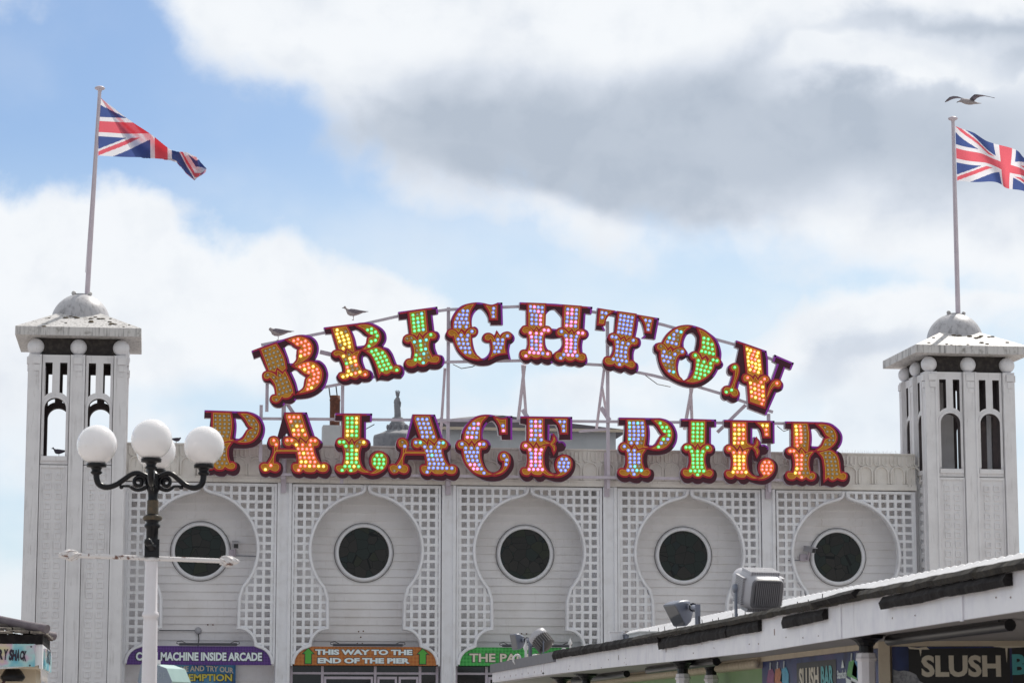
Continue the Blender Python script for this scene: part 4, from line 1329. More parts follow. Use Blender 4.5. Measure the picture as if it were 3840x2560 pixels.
UP, LO = 'upper arched row of sign letters', 'lower row of sign letters'
PA = fit3([(2320.5, 1564.3), (2540.2, 1630), (2453, 1779.5)], [(766.8, 1537), (993.9, 1607), (900.5, 1755)])
z = .17857
AA = fit3([(960 + 590 * z, 1530 + 85 * z), (960 + 1070 * z, 1530 + 85 * z), (960 + 1590 * z, 1530 + 1340 * z)], [(1420 + 710 * z, 1540 + 70 * z), (1420 + 1185 * z, 1540 + 75 * z), (1420 + 1705 * z, 1540 + 1330 * z)])
EA = fit3([(1930 + 120 * .17217, 1550 + 55 * .17217), (1930 + 1255 * .17217, 1550 + 70 * .17217), (1930 + 1325 * .17217, 1550 + 1120 * .17217)], [(2690 + 135 * z, 1560 + 70 * z), (2690 + 1200 * z, 1560 + 95 * z), (2690 + 1275 * z, 1560 + 1090 * z)])
RA = fit3([(2920 + 135 * z, 1560 + 105 * z), (2920 + 1500 * z, 1560 + 1280 * z), (2920 + 100 * z, 1560 + 1260 * z)], [(1200 + 75 * .18498, 1170 + 310 * .18498), (1200 + 1705 * .18498, 1170 + 1150 * .18498), (1200 + 335 * .18498, 1170 + 1330 * .18498)])
IA = fit3([(2552.9, 1568.6), (2685.5, 1572), (2689, 1780.5)], [(1493, 1169.3), (1639.9, 1149.3), (1667.6, 1348.7)])
letter('B', None, 'tilted ornate letter B with unlit stem and red bowls, first of the arch', ['o', 'o', 'rrrry', 'rrrrrry'], 0.36, UP)
letter('R', RA, 'tilted ornate letter R with yellow stem and green bowl, beneath a standing gull', [lambda a, b, r: 'g' if a > .75 and b > .8 else r.choice('yyyyyyo'), lambda a, b, r: r.choice('yyrgro') if b < .6 else r.choice('yyyro'), 'g', 'g'], 0.29, UP)
letter('I', IA, 'tilted ornate letter I of the arch with green, cyan and unlit bulbs', ['gggggoc', 'gcgocoo'], 0.19, UP)
letter('G', None, 'ornate letter G of the arch lit in blue', ['b', 'b', 'b', 'bbbbbbbp'], -0.02, UP)
letter('H', None, 'ornate letter H of the arch lit in mixed blue and pink', ['bbbp', 'bppbp', 'bbp', 'bbpp'], -0.06, UP)
letter('T', None, 'ornate letter T of the arch lit in blue', ['b', 'b', 'b', 'b'], -0.15, UP)
letter('O', None, 'ornate letter O half lit blue and half lit green', [lambda a, b, r: r.choice('oo') if a > .75 and b < .8 else r.choice('bbbbc'), 'bbbcoo', 'g', 'g'], -0.22, UP)
letter('N', None, 'tilted ornate letter N with yellow and red bulbs, last of the arch', ['yyyyr', 'yyrrr', 'r', 'g'], -0.3, UP)
letter('P', PA, 'ornate letter P with every bulb unlit, beside the lamp globes', ['o'], 0, LO, upper=False)
letter('A', None, 'ornate letter A lit mostly red with yellow and green touches', ['rrrrrryo', lambda a, b, r: r.choice('rrrrrrry') if b > .4 else r.choice('rryry'), lambda a, b, r: 'r' if b > .4 else r.choice('yrg')], 0, LO, upper=False)
letter('L', None, 'ornate letter L lit green with some yellow bulbs', ['ggggyy', 'gggggggyo', 'g'], 0, LO, upper=False)
letter('A', AA, 'ornate letter A lit blue with an unlit thin stroke', ['b', 'bbbbbbc', 'oobo'], 0, LO, upper=False)
letter('C', None, 'ornate letter C lit in mixed blue and pink', ['bbpbp', 'bbbpbbp', 'bbp', 'b'], 0, LO, upper=False)
letter('E', None, 'ornate letter E with pink stem and blue curl', ['bpbpb', 'ppppbbp', 'b', 'b'], 0, LO, upper=False)
letter('P', None, 'ornate letter P with blue stem and green bowl', [lambda a, b, r: 'o' if a > .8 and b < .35 else r.choice('bbbbbbbc'), lambda a, b, r: r.choice('oc') if a > .6 and .1 < b < .4 else 'b', lambda a, b, r: 'g' if b > .35 else r.choice('cgob')], 0, LO, upper=False)
letter('I', None, 'ornate letter I lit wholly green', ['g', 'g'], 0, LO, upper=False)
letter('E', EA, 'ornate letter E with yellow and red bulbs and a red curl', ['yyyrr', 'yrrry', 'r', 'rrry'], 0, LO, upper=False)
letter('R', None, 'ornate letter R half red and half unlit, last of the lower row', [lambda a, b, r: 'o' if a > .66 else ('r' if a > .3 else ('y' if b > .5 else 'r')), lambda a, b, r: 'o' if a > .62 else r.choice('rrrrry'), 'o', 'o'], 0, LO, upper=False)

# fleuron loops on the two letters E are part of the panel outline; add the red loops
# ------------------------------------------------------------------ steel frame behind the letters
K = 3840 / 2352
fr = thing('sign_scaffold', (8.7, YS + 0.3, 7.2), 'mauve painted steel frame of posts, rails and braces carrying the sign letters', 'frame')


def D(u, v, Y):
    return onY(u * K, v * K, Y)


YF = YS + 0.22
for x, za, zb in ((615, 790, 945), (652, 920, 1100), (787, 885, 1110), (1030, 706, 1116), (1395, 738, 1122), (1765, 950, 1130), (600, 930, 1060)):
    a, b = D(x, za, YF), D(x, zb, YF)
    mb = MB()
    mb.beam(a, (a[0], a[1], b[2]), 0.075 if x != 652 else 0.1)
    mb.build('post', STEEL, fr)
YR = YF - 0.08
rails = [[(600, 961), (1420, 968), (1880, 973)], [(620, 1089), (1400, 1096), (1890, 1103)],
         [(600, 792), (745, 764), (915, 726), (1030, 711), (1190, 704), (1360, 716), (1520, 745), (1690, 792), (1800, 836)],
         [(660, 905), (750, 888), (850, 868), (930, 846), (1030, 831), (1200, 828), (1380, 838), (1500, 862), (1600, 887), (1660, 905), (1775, 946)]]
for r in rails:
    mb = MB()
    for p, q in zip(r[:-1], r[1:]):
        mb.beam(D(*p, YR), D(*q, YR), 0.062, 0.062)
    mb.build('rail', STEEL, fr)
YB = YF + 0.9
for p, q, w in (((1022, 845), (1012, 1000), .06), ((1205, 838), (1190, 965), .07), ((1200, 838), (1209, 965), .06), ((1388, 845), (1370, 985), .06), ((1383, 890), (1395, 960), .05), ((1590, 885), (1572, 985), .07), ((1586, 885), (1590, 985), .06)):
    mb = MB()
    mb.beam(D(*p, YF + 0.05), D(*q, YB), w)
    mb.build('brace', STEEL, fr)
for p, q, w in (((1712, 930), (1648, 992), .08), ((658, 925), (715, 1010), .08), ((735, 808), (765, 815), .09), ((1200, 940), (1222, 975), .09), ((1380, 935), (1400, 965), .09), ((1010, 960), (1030, 975), .07), ((1396, 985), (1330, 990), .06)):
    mb = MB()
    mb.beam(D(*p, YF + 0.1), D(*q, YF + 0.12), w)
    mb.build('brace', STEEL, fr)
for x in (652, 1030, 1395, 1765):
    a = D(x, 1108, -0.2)
    mb = MB()
    mb.box(a[0] - 0.06, a[0] + 0.06, -0.14, -0.115, 7.15, 8.2)
    mb.box(a[0] - 0.03, a[0] + 0.03, YF - 0.02, -0.14, 7.50, 7.56)
    mb.build('bracket_plate', STEEL, fr)
mb = MB()
for pts in ([(1040, 836), (1060, 846), (1085, 842), (1105, 832)], [(1480, 860), (1510, 882), (1540, 888)], [(1785, 978), (1800, 990), (1825, 982)], [(860, 974), (840, 985), (815, 990)]):
    mb.tube([D(*p, YF - 0.02) for p in pts], 0.011, 5)
mb.build('cable', DARK, fr)

# ------------------------------------------------------------------ arched sign boards over the ground floor
def board_outline(cx, hw=1.665):
    z0, z1 = 3.17, 3.60
    r = 0.39
    p = [(cx - hw, z0), (cx + hw, z0)]
    p += [(cx + hw - r * (1 - math.cos(k / 10 * math.pi / 2)), z0 + (z1 - z0) * math.sin(k / 10 * math.pi / 2)) for k in range(1, 11)]
    p += [(cx - hw + r * (1 - math.cos(k / 10 * math.pi / 2)), z0 + (z1 - z0) * math.sin(k / 10 * math.pi / 2)) for k in range(10, 0, -1)]
    return p


def board(b, m, label):
    cx = BC[b]
    t = thing('sign_board', (cx, -0.06, 3.17), label, 'sign', 'arched sign boards above the ground floor')
    mb = MB()
    mb.prism(board_outline(cx), [], XZ, -0.06, 0.0)
    mb.build('board', m, t)
    return t, cx


EX, EZ = (1, 0, 0), (0, 0, 1)
t, cx = board(0, sign_mat('purple_print', (0.065, 0.018, 0.17), (0.12, 0.04, 0.26), 16), 'purple arched sign board reading cash machine inside arcade')
text('CASH MACHINE INSIDE ARCADE', (cx - 1.46, -0.062, 3.248), EX, EZ, 2.92, 0.224, LETB, t, 0.075, depth=0.003)
text('CASH MACHINE INSIDE ARCADE', (cx - 1.44, -0.062, 3.262), EX, EZ, 2.88, 0.196, LETW, t, 0.045, depth=0.008)
t, cx = board(1, sign_mat('orange_print', (0.42, 0.115, 0.018), (0.52, 0.19, 0.04), 12), 'orange arched sign board with two green arrows pointing up')
for row, (s, w, z) in enumerate((('THIS WAY TO THE', 2.30, 3.41), ('END OF THE PIER', 2.18, 3.215))):
    text(s, (cx - 0.04 - w / 2, -0.062, z - 0.012), EX, EZ, w, 0.153, LETB, t, 0.08, depth=0.003)
    text(s, (cx - 0.02 - w / 2, -0.062, z), EX, EZ, w - 0.04, 0.128, LETW, t, 0.055, depth=0.008)
ARW = mat('green_arrow', (0.09, 0.42, 0.05), 0.4)
for x in (-1.33, 1.33):
    mb = MB()
    for g, d, k in ((0.016, -0.066, 0), (0.0, -0.071, 1)):
        o = [(-0.07 - g, 3.21 - g), (0.07 + g, 3.21 - g), (0.07 + g, 3.44 - g), (0.12 + 2 * g, 3.44 - g), (0, 3.56 + 1.5 * g), (-0.12 - 2 * g, 3.44 - g), (-0.07 - g, 3.44 - g)]
        m0 = MB()
        m0.prism([(cx + x + px, pz) for px, pz in o], [], XZ, d, d + 0.004)
        m0.build('arrow' if k else 'arrow_border', ARW if k else LETB, t)
t, cx = board(2, sign_mat('green_print', (0.02, 0.27, 0.04), (0.07, 0.45, 0.09), 12), 'green arched sign board with gold lettering partly behind the canopy')
text('THE PALACE', (cx - 1.44, -0.062, 3.245), EX, EZ, 1.92, 0.225, LETB, t, 0.06, depth=0.003)
text('THE PALACE', (cx - 1.42, -0.062, 3.257), EX, EZ, 1.88, 0.20, LETC, t, 0.03, depth=0.008)
# redemption poster on the wall under the purple board
PYP = SY - 0.14
pz = thing('poster', (1.6, PYP, 2.0), 'blue poster with yellow redemption lettering below the purple sign board', 'poster')
POST = blotch_mat('blue_poster_print', (0.05, 0.2, 0.42), [(0.3, (0.015, 0.06, 0.20)), (0.5, (0.04, 0.20, 0.42)), (0.7, (0.13, 0.36, 0.55))], 2.2)
a, b_ = onY(632, 2485, PYP), onY(884, 2500, PYP)
MB().box(a[0], b_[0], PYP, PYP + 0.04, 2.1, 3.25).build('panel', POST, pz)
text('COME AND TRY OUR', (a[0] + 0.05, PYP - 0.002, 2.99), EX, EZ, b_[0] - a[0] - 0.1, 0.13, LETC, pz, 0.03, depth=0.006, arch=0.05)
text('REDEMPTION', (a[0] + 0.0, PYP - 0.002, 2.80), EX, EZ, b_[0] - a[0] - 0.06, 0.19, LETB, pz, 0.06, depth=0.003)
text('REDEMPTION', (a[0] + 0.02, PYP - 0.002, 2.812), EX, EZ, b_[0] - a[0] - 0.10, 0.165, LETY, pz, 0.03, depth=0.007)
# strip lights over the boards
for b, (lx, w) in zip((0, 1, 2), ((0.20, 1.32), (0.05, 1.62), (0.15, 1.6))):
    x = BC[b] + lx
    t = thing('strip_light', (x, -0.1, 3.62), ['thin dark strip light on top of the purple board', 'thin dark strip light on top of the orange board', 'thin dark strip light on top of the green board'][b], 'strip light', 'strip lights on top of the sign boards')
    MB().tube([(x - w / 2, -0.09, 3.64), (x + w / 2, -0.09, 3.64)], 0.032, 8).build('tube', mat('grey_strip_light', (0.07, 0.07, 0.085), 0.5), t)
    mb = MB()
    for s in (-1, 1):
        e = x + s * w / 2
        mb.tube([(e, -0.07, 3.64), (e + s * 0.06, -0.05, 3.66), (e + s * 0.05, -0.03, 3.70), (e - s * 0.05, 0.0, 3.715), (e - s * 0.15, 0.05, 3.67)], 0.009, 5)
    mb.build('cable', DARK, t)


# ------------------------------------------------------------------ security cameras on the wall
def camera_thing(x, z, face, label, sg=1):
    y = SY - 0.02
    t = thing('security_camera', (x, y, z), label, 'security camera')
    d = np.array(face, float)
    d /= np.linalg.norm(d)
    c = np.array((x, y - 0.20, z))
    mb = MB()
    side = np.cross(d, (0, 0, 1))
    side /= np.linalg.norm(side)
    up = np.cross(side, d)
    mb.obox(c, d * 0.15, side * 0.06, up * 0.06)
    mb.obox(c + up * 0.068 + d * 0.02, d * 0.17, side * 0.075, up * 0.008)
    mb.build('housing', SPKG, t)
    MB().obox(c + d * 0.151, d * 0.004, side * 0.05, up * 0.05).build('lens_window', DARK, t)
    mb = MB()
    mb.tube([(x - 0.02, y, z - 0.22), (x - 0.02, y - 0.16, z - 0.20), c - up * 0.06], 0.028, 8)
    mb.box(x - 0.20, x + 0.02, y - 0.05, y, z - 0.26, z - 0.10)
    mb.build('bracket', STEEL, t)
    mb = MB()
    mb.tube([(x + sg * 0.02, y - 0.02, z - 0.24), (x + sg * 0.3, y - 0.02, z - 0.245), (x + sg * 0.5, y - 0.02, z - 0.25)], 0.010, 5)
    mb.build('cable', GREYH, t)


SYC = SY
p = onY(883, 2042, SYC - 0.2)
camera_thing(p[0], p[2], (0.05, -1, -0.25), 'small security camera facing out beside the leftmost round window')
p = onY(3035, 2060, SYC - 0.2)
camera_thing(p[0], p[2], (0.55, -1, -0.25), 'boxy security camera overlapping the edge of the rightmost round window', -1)
p = onY(743, 2363, SYC)
t = thing('junction_box', (p[0], SYC, p[2]), 'small grey junction box with cables above the purple sign board', 'junction box')
MB().lathe([(0.0, 0.055), (0.075, 0.05), (0.085, 0.0)], (p[0], SYC, p[2]), (0, -1, 0), 14).build('box', SPKG, t)
mb = MB()
mb.tube([(p[0] - 0.9, SYC - 0.03, p[2]), (p[0], SYC - 0.03, p[2])], 0.01, 5)
mb.tube([(p[0], SYC - 0.03, p[2]), (p[0] + 0.02, SYC - 0.04, p[2] - 0.2), (p[0], SYC - 0.2, 3.62)], 0.012, 5)
mb.build('cable', DARK, t)

# ------------------------------------------------------------------ globe street lamp
LY = -35.0
lp0 = onY(569, 2085, LY)
LX = lp0[0]


def lz(v):
    return onY(569, v, LY)[2]


def zz6(v):          # heights read from the lamp close-up
    return lz(1560 + v * .35714)


lamp = thing('street_lamp', (LX, LY, 0), 'ornate street lamp with four white globes on black scrolled arms and a white post', 'street lamp')
zc = lz(2094)
mb = MB()
mb.lathe([(0.17, 0.0), (0.17, 0.5), (0.13, 0.56), (0.085, 0.7), (0.070, lz(2330)), (0.066, lz(2315)), (0.078, lz(2312)), (0.082, lz(2304)), (0.076, lz(2296)), (0.064, lz(2290)), (0.060, zc)], (LX, LY, 0), n=24)
mb.build('post', POSTW, lamp)
mb = MB()
mb.box(LX - 0.072, LX + 0.072, LY - 0.072, LY + 0.072, zc + 0.012, zz6(1295))
prof = [(0.060, zz6(1300)), (0.060, zz6(1180)), (0.078, zz6(1160)), (0.08, zz6(1140)), (0.062, zz6(1125)), (0.062, zz6(1105)), (0.085, zz6(1095)), (0.095, zz6(1070)), (0.085, zz6(1045)), (0.056, zz6(1030)),
        (0.055, zz6(890)), (0.048, zz6(870)), (0.052, zz6(800)), (0.068, zz6(760)), (0.068, zz6(740)), (0.058, zz6(730)), (0.060, zz6(640)), (0.066, zz6(620)), (0.05, zz6(600)), (0.03, zz6(580)), (0.0, zz6(560))]
mb.lathe(prof, (LX, LY, 0), n=24)
for k in range(8):
    a = k * math.pi / 4
    mb.box(LX + 0.06 * math.cos(a) - 0.006, LX + 0.06 * math.cos(a) + 0.006, LY + 0.06 * math.sin(a) - 0.006, LY + 0.06 * math.sin(a) + 0.006, zz6(735), zz6(640))
mb.build('column', BLACK, lamp)
mb = MB()
mb.lathe([(0.057, zz6(1028)), (0.057, zz6(885))], (LX, LY, 0), n=24)
mb.lathe([(0.088, zz6(1090)), (0.098, zz6(1068)), (0.088, zz6(1046))], (LX, LY, 0), n=24)
mb.build('rust_worn_band', RUSTY, lamp)
mb = MB()
mb.lathe([(0.05, 0), (0.05, 0.02), (0.03, 0.04), (0.036, 0.10), (0.04, 0.15), (0.028, 0.18), (0.0, 0.19)], (LX - 0.005, LY - 0.07, zz6(1375)), (-0.25, -1, 0.28), 16)
mb.build('spigot', BLACK, lamp)
rot = math.radians(-2.5)
AS = (1.035, 1.0, 0.915, 1.0)
for k in range(4):
    a = rot + k * math.pi / 2 + math.pi
    dv = np.array((math.cos(a), math.sin(a), 0))
    arm = MB()

    def q(r, v):
        return np.array((LX, LY, zz6(v))) + dv * r * AS[k]
    s = 0.35714 / 377 * 0.985     # zoom px to metres at the lamp
    # main S-shaped arm: out of the column, up and over, down and up to the cup
    ctrl = [(0.03, 650), (0.10, 610), (0.155, 596), (0.21, 612), (0.27, 660), (0.34, 715), (0.41, 745), (0.465, 745), (0.515, 715), (0.535, 660), (0.54, 605)]
    arm.tube([q(r, v) for r, v in crv(' '.join('%f,%f' % c for c in ctrl), 4, False)], [0.023 + 0.010 * i / 41 for i in range(41)], 10)
    # lower scroll
    ctrl = [(0.05, 730), (0.10, 765), (0.155, 775), (0.20, 755), (0.225, 735), (0.29, 735)]
    arm.tube([q(r, v) for r, v in crv(' '.join('%f,%f' % c for c in ctrl), 4, False)], [0.022 - 0.010 * i / 21 for i in range(21)], 8)
    cs = [(0.06, 745), (0.045, 700), (0.06, 655)]
    spiral = []
    for i in range(26):
        th = math.radians(200 - i * 21)
        rr = 0.068 * (1 - i / 30)
        spiral.append(q(0.135 + rr * math.cos(th), 692 - rr * math.sin(th) / 0.000947 * 1.0))
    arm.tube(spiral, [0.016 + 0.008 * i / 25 for i in range(26)], 8)
    arm.ball(q(0.30, 745), 0.022, 8, 6)
    ao = arm.build('arm', BLACK, lamp)
    cup = MB()
    c0 = q(0.54, 610)
    cup.lathe([(0.042, -0.005), (0.058, 0.01), (0.058, 0.02), (0.046, 0.03), (0.05, 0.05), (0.062, 0.065), (0.097, 0.068), (0.10, 0.10), (0.09, 0.105), (0.0, 0.105)], c0, n=20)
    cup.build('cup', BLACK, lamp)
    g = MB()
    g.ball(c0 + np.array((0, 0, 0.10 + 0.188)), 0.198, 36, 22)
    g.build('globe', GLOBE, lamp)
# ladder rest bar with twisted finials
bd = np.array((1.0, 0.10, -0.022))
bd /= np.linalg.norm(bd)
c0 = np.array((LX + 0.0, LY, zc + 0.005))
for sgn, l in ((-1, 0.72), (1, 0.675)):
    mb = MB()
    mb.tube([c0 + bd * sgn * 0.055, c0 + bd * sgn * l], 0.023, 12)
    mb.build('ladder_bar', BARW, lamp)
    mb = MB()
    e = c0 + bd * sgn * l
    mb.lathe([(0.0, -0.01), (0.032, 0.0), (0.03, 0.02), (0.045, 0.05), (0.05, 0.085), (0.036, 0.13), (0.016, 0.17), (0.0, 0.20)], e, bd * sgn, 12)
    sd = np.cross(bd, (0, 1, 0))
    sd /= np.linalg.norm(sd)
    for k in range(5):
        pts = []
        for i in range(10):
            f = i / 9
            rr = [0.03, 0.038, 0.046, 0.052, 0.052, 0.048, 0.04, 0.03, 0.02, 0.012][i]
            an = k * 2 * math.pi / 5 + f * 2.6
            pts.append(e + bd * sgn * (f * 0.18) + rr * (math.cos(an) * np.array((0, 1, 0)) + math.sin(an) * sd))
        mb.tube(pts, 0.009, 5)
    mb.build('finial', BARW, lamp)
mb = MB()
mb.lathe([(0.064, -0.03), (0.07, -0.02), (0.07, 0.02), (0.064, 0.012)], c0, n=24)
mb.build('bar_collar', BARW, lamp)

# hanging sign box behind the lamp post
SGY = LY + 0.35
t = thing('hanging_sign', (LX, SGY, 2.2), 'faded teal six sided sign box fixed behind the lamp post', 'sign')
TEAL = mat('faded_teal_paint', (0.22, 0.27, 0.34), 0.5, col2=(0.28, 0.32, 0.38), nscale=8, amount=0.5)
TEAL2 = mat('pale_teal_side', (0.36, 0.52, 0.50), 0.45, col2=(0.28, 0.42, 0.42), nscale=10, amount=0.5)
pf = [(440 + x * .2211, 2380 + y * .2211) for x, y in ((405, 480), (640, 490), (835, 560), (930, 785), (810, 1000), (430, 1000), (345, 780))]
P2 = [tuple(onY(u, v, SGY)[[0, 2]]) for u, v in pf]
mb = MB()
mb.prism(P2[::-1], [], XZ, SGY, SGY + 0.02)
mb.build('front_face', TEAL, t)
ca = np.mean(P2, 0)
rim = MB()
n = len(P2)
vs = [(x, SGY + 0.003, z) for x, z in P2] + [(x + 0.19 * (1 if x > ca[0] else 0.1) + 0.0, SGY + 0.42, z + 0.0) for x, z in P2]
rim.add(vs, [(i, (i + 1) % n, n + (i + 1) % n, n + i) for i in range(n)])
rim.build('side', TEAL2, t)
mb = MB()
q0 = onY(440 + 690 * .2211, 2380 + 490 * .2211, SGY + 0.1)
mb.box(q0[0] - 0.025, q0[0] + 0.025, SGY + 0.05, SGY + 0.15, q0[2] - 0.06, q0[2] + 0.04)
mb.box(LX + 0.03, q0[0] - 0.025, SGY + 0.08, SGY + 0.11, q0[2] - 0.01, q0[2] + 0.01)
mb.build('hanger', POSTW, t)
q0, q1 = onY(440 + 480 * .2211, 2380 + 730 * .2211, SGY), onY(440 + 820 * .2211, 2380 + 630 * .2211, SGY)
text('ARCADE', (q0[0] - 0.06, SGY, q0[2]), EX, EZ, q1[0] - q0[0] + 0.06, q1[2] - q0[2], mat('ghost_lettering', (0.27, 0.33, 0.38), 0.5), t, depth=0.003)


# ------------------------------------------------------------------ birds
GULLG = mat('gull_grey_plumage', (0.21, 0.18, 0.215), 0.8, col2=(0.09, 0.075, 0.09), nscale=22, amount=0.6)
GULLW = mat('gull_pale_plumage', (0.40, 0.355, 0.36), 0.8, col2=(0.20, 0.17, 0.18), nscale=20, amount=0.6)
BEAK = mat('dark_beak', (0.07, 0.055, 0.05), 0.5)
LEG = mat('pinkish_leg', (0.42, 0.33, 0.34), 0.6)


def lofted(mb, secs, mi=0, n=12):
    """body through elliptical sections: (x, z, half height, half width)"""
    vs, fs = [], []
    for x, z, hz, hw in secs:
        for k in range(n):
            a = 2 * math.pi * k / n
            vs.append((x, hw * math.cos(a), z + hz * math.sin(a)))
    for i in range(len(secs) - 1):
        for k in range(n):
            fs.append((i * n + k, i * n + (k + 1) % n, (i + 1) * n + (k + 1) % n, (i + 1) * n + k))
    mb.add(vs, fs, True, mi)
    mb.add(vs[:n], [tuple(range(n))], True, mi)
    mb.add(vs[-n:], [tuple(range(n))[::-1]], True, mi)


def place(mb, loc, rz, sc=1.0):
    c, s = math.cos(rz), math.sin(rz)
    mb.v = [(loc[0] + sc * (x * c - y * s), loc[1] + sc * (x * s + y * c), loc[2] + sc * z) for x, y, z in mb.v]
    return mb


def perched(name, loc, rz, sc, label, cat, head_tucked=False, dark=False):
    t = thing(name, loc, label, cat)
    if name == 'gull':
        t['group'] = 'gulls about the sign'
    A, Bm = (DARKB, DARKB) if dark else (GULLG, GULLW)
    mb = MB()
    hd = (0.215, 0.315) if not head_tucked else (0.165, 0.25)
    secs = [(-0.30, 0.205, 0.004, 0.008), (-0.22, 0.205, 0.016, 0.03), (-0.12, 0.19, 0.05, 0.06), (0.0, 0.18, 0.080, 0.078), (0.10, 0.19, 0.085, 0.08),
            (0.16, 0.215, 0.075, 0.07), (0.19, 0.255, 0.052, 0.05)]
    if head_tucked:
        secs += [(0.205, 0.262, 0.045, 0.045), (0.225, 0.262, 0.03, 0.03), (0.24, 0.258, 0.008, 0.008)]
    else:
        secs += [(0.20, 0.285, 0.042, 0.04), (0.215, 0.312, 0.043, 0.04), (0.24, 0.318, 0.036, 0.034), (0.26, 0.314, 0.018, 0.018), (0.268, 0.31, 0.004, 0.004)]
    lofted(mb, secs)
    place(mb, loc, rz, sc).build('body', Bm, t)
    # folded wings as shaped shells over the back
    for sg in (-1, 1):
        w = MB()
        lofted(w, [(0.15, 0.225, 0.03, 0.012), (0.08, 0.22, 0.062, 0.02), (-0.02, 0.21, 0.062, 0.022), (-0.14, 0.215, 0.036, 0.016), (-0.26, 0.222, 0.014, 0.01), (-0.37, 0.226, 0.003, 0.003)], n=10)
        w.v = [(x, y + sg * (0.062 if x > -0.1 else 0.062 + (x + 0.1) * 0.19), z) for x, y, z in w.v]
        place(w, loc, rz, sc).build('wing', A, t)
    bk = MB()
    if not head_tucked:
        bk.tube([(0.255, 0, 0.312), (0.285, 0, 0.304), (0.305, 0, 0.295)], [0.013, 0.010, 0.003], 8)
        place(bk, loc, rz, sc).build('beak', BEAK, t)
    for sg in (-1, 1):
        l = MB()
        l.tube([(0.02, sg * 0.03, 0.12), (0.01, sg * 0.03, 0.06), (0.015, sg * 0.03, 0.005)], 0.007, 6)
        l.tube([(0.0, sg * 0.03, 0.004), (0.05, sg * 0.03, 0.004)], 0.006, 5)
        place(l, loc, rz, sc).build('leg', LEG, t)
    return t


DARKB = mat('dark_pigeon_plumage', (0.035, 0.03, 0.05), 0.7, col2=(0.08, 0.07, 0.10), nscale=25, amount=0.6)
p = onY(1045, 1276, YS + 0.08)
perched('gull', tuple(p), math.pi, 0.98, 'resting gull with its head tucked in on the first tilted letter', 'gull', True)
p = onY(1327, 1200, YS + 0.08)
perched('gull', tuple(p), math.pi, 0.93, 'alert gull with its head raised on the second tilted letter', 'gull')
p = onY(222, 1704, -0.68)
perched('pigeon', (p[0], -0.66, 7.86), math.pi - 0.1, 0.62, 'dark pigeon sitting on the belfry sill behind the globe lamp', 'pigeon', False, True)
p = onY(660, 1660, 0.05)
perched('pigeon', (p[0], 0.1, ZP + 0.035), 0.25, 0.5, 'dark pigeon on the parapet seen beside the right hand globe', 'pigeon', True, True)

# flying gull
FYG = -2.0
p = onY(3500 + 470 * .26154, 330 + 195 * .26154, FYG)
t = thing('gull', tuple(p), 'flying gull with wings outstretched above the upright flagpole', 'gull', 'gulls about the sign')
scg = .26154 / (FPX / 59.6)      # zoom px to metres


def fp(x, y, d=0.0):
    r_ = ray(3500 + 470 * .26154, 330 + 195 * .26154)
    return np.array((p[0] + (x - 470) * scg + d * r_[0] / r_[1], p[1] + d, p[2] - (y - 195) * scg + d * r_[2] / r_[1]))


mb = MB()
secs = [(335, 207, 3, 4), (365, 196, 14, 14), (395, 184, 28, 26), (420, 188, 36, 34), (460, 195, 44, 44), (510, 200, 46, 46), (555, 203, 40, 42), (600, 208, 24, 30), (650, 216, 12, 34), (700, 216, 4, 40), (712, 215, 2, 30)]
vs, fs = [], []
for x, y, hz, hw in secs:
    for k in range(12):
        a = 2 * math.pi * k / 12
        vs.append(fp(x, y - hz * math.sin(a), hw * scg * math.cos(a)))
for i in range(len(secs) - 1):
    for k in range(12):
        fs.append((i * 12 + k, i * 12 + (k + 1) % 12, (i + 1) * 12 + (k + 1) % 12, (i + 1) * 12 + k))
mb.add(vs, fs, True)
mb.build('body', GULLW, t)
MB().tube([fp(345, 203), fp(330, 212), fp(322, 220)], [0.014, 0.010, 0.003], 8).build('beak', BEAK, t)
# wings: leading edge, trailing edge, with a little thickness and depth
near = [((520, 160), (585, 215), 0.05), ((555, 120), (600, 180), -0.10), ((600, 82), (640, 140), -0.25), ((650, 80), (690, 116), -0.38), ((730, 88), (760, 106), -0.5), ((820, 105), (830, 116), -0.6), ((910, 124), (912, 127), -0.68)]
far = [((440, 150), (420, 178), 0.12), ((395, 138), (380, 150), 0.28), ((340, 120), (330, 150), 0.42), ((270, 118), (270, 162), 0.55), ((210, 135), (222, 182), 0.66), ((160, 180), (180, 205), 0.75), ((133, 214), (137, 220), 0.8)]
for W_ in (near, far):
    w = MB()
    vs = []
    for (a, b, d) in W_:
        vs += [fp(*a, d), fp(a[0], a[1] + 8, d + 0.03), fp(*b, d + 0.08), fp(b[0], b[1] - 6, d + 0.05)]
    fs = []
    for i in range(len(W_) - 1):
        for k in range(4):
            fs.append((i * 4 + k, i * 4 + (k + 1) % 4, (i + 1) * 4 + (k + 1) % 4, (i + 1) * 4 + k))
    fs += [(0, 1, 2, 3), tuple(len(vs) - 4 + k for k in (3, 2, 1, 0))]
    w.add(vs, fs, True)
    w.build('wing', GULLG, t)

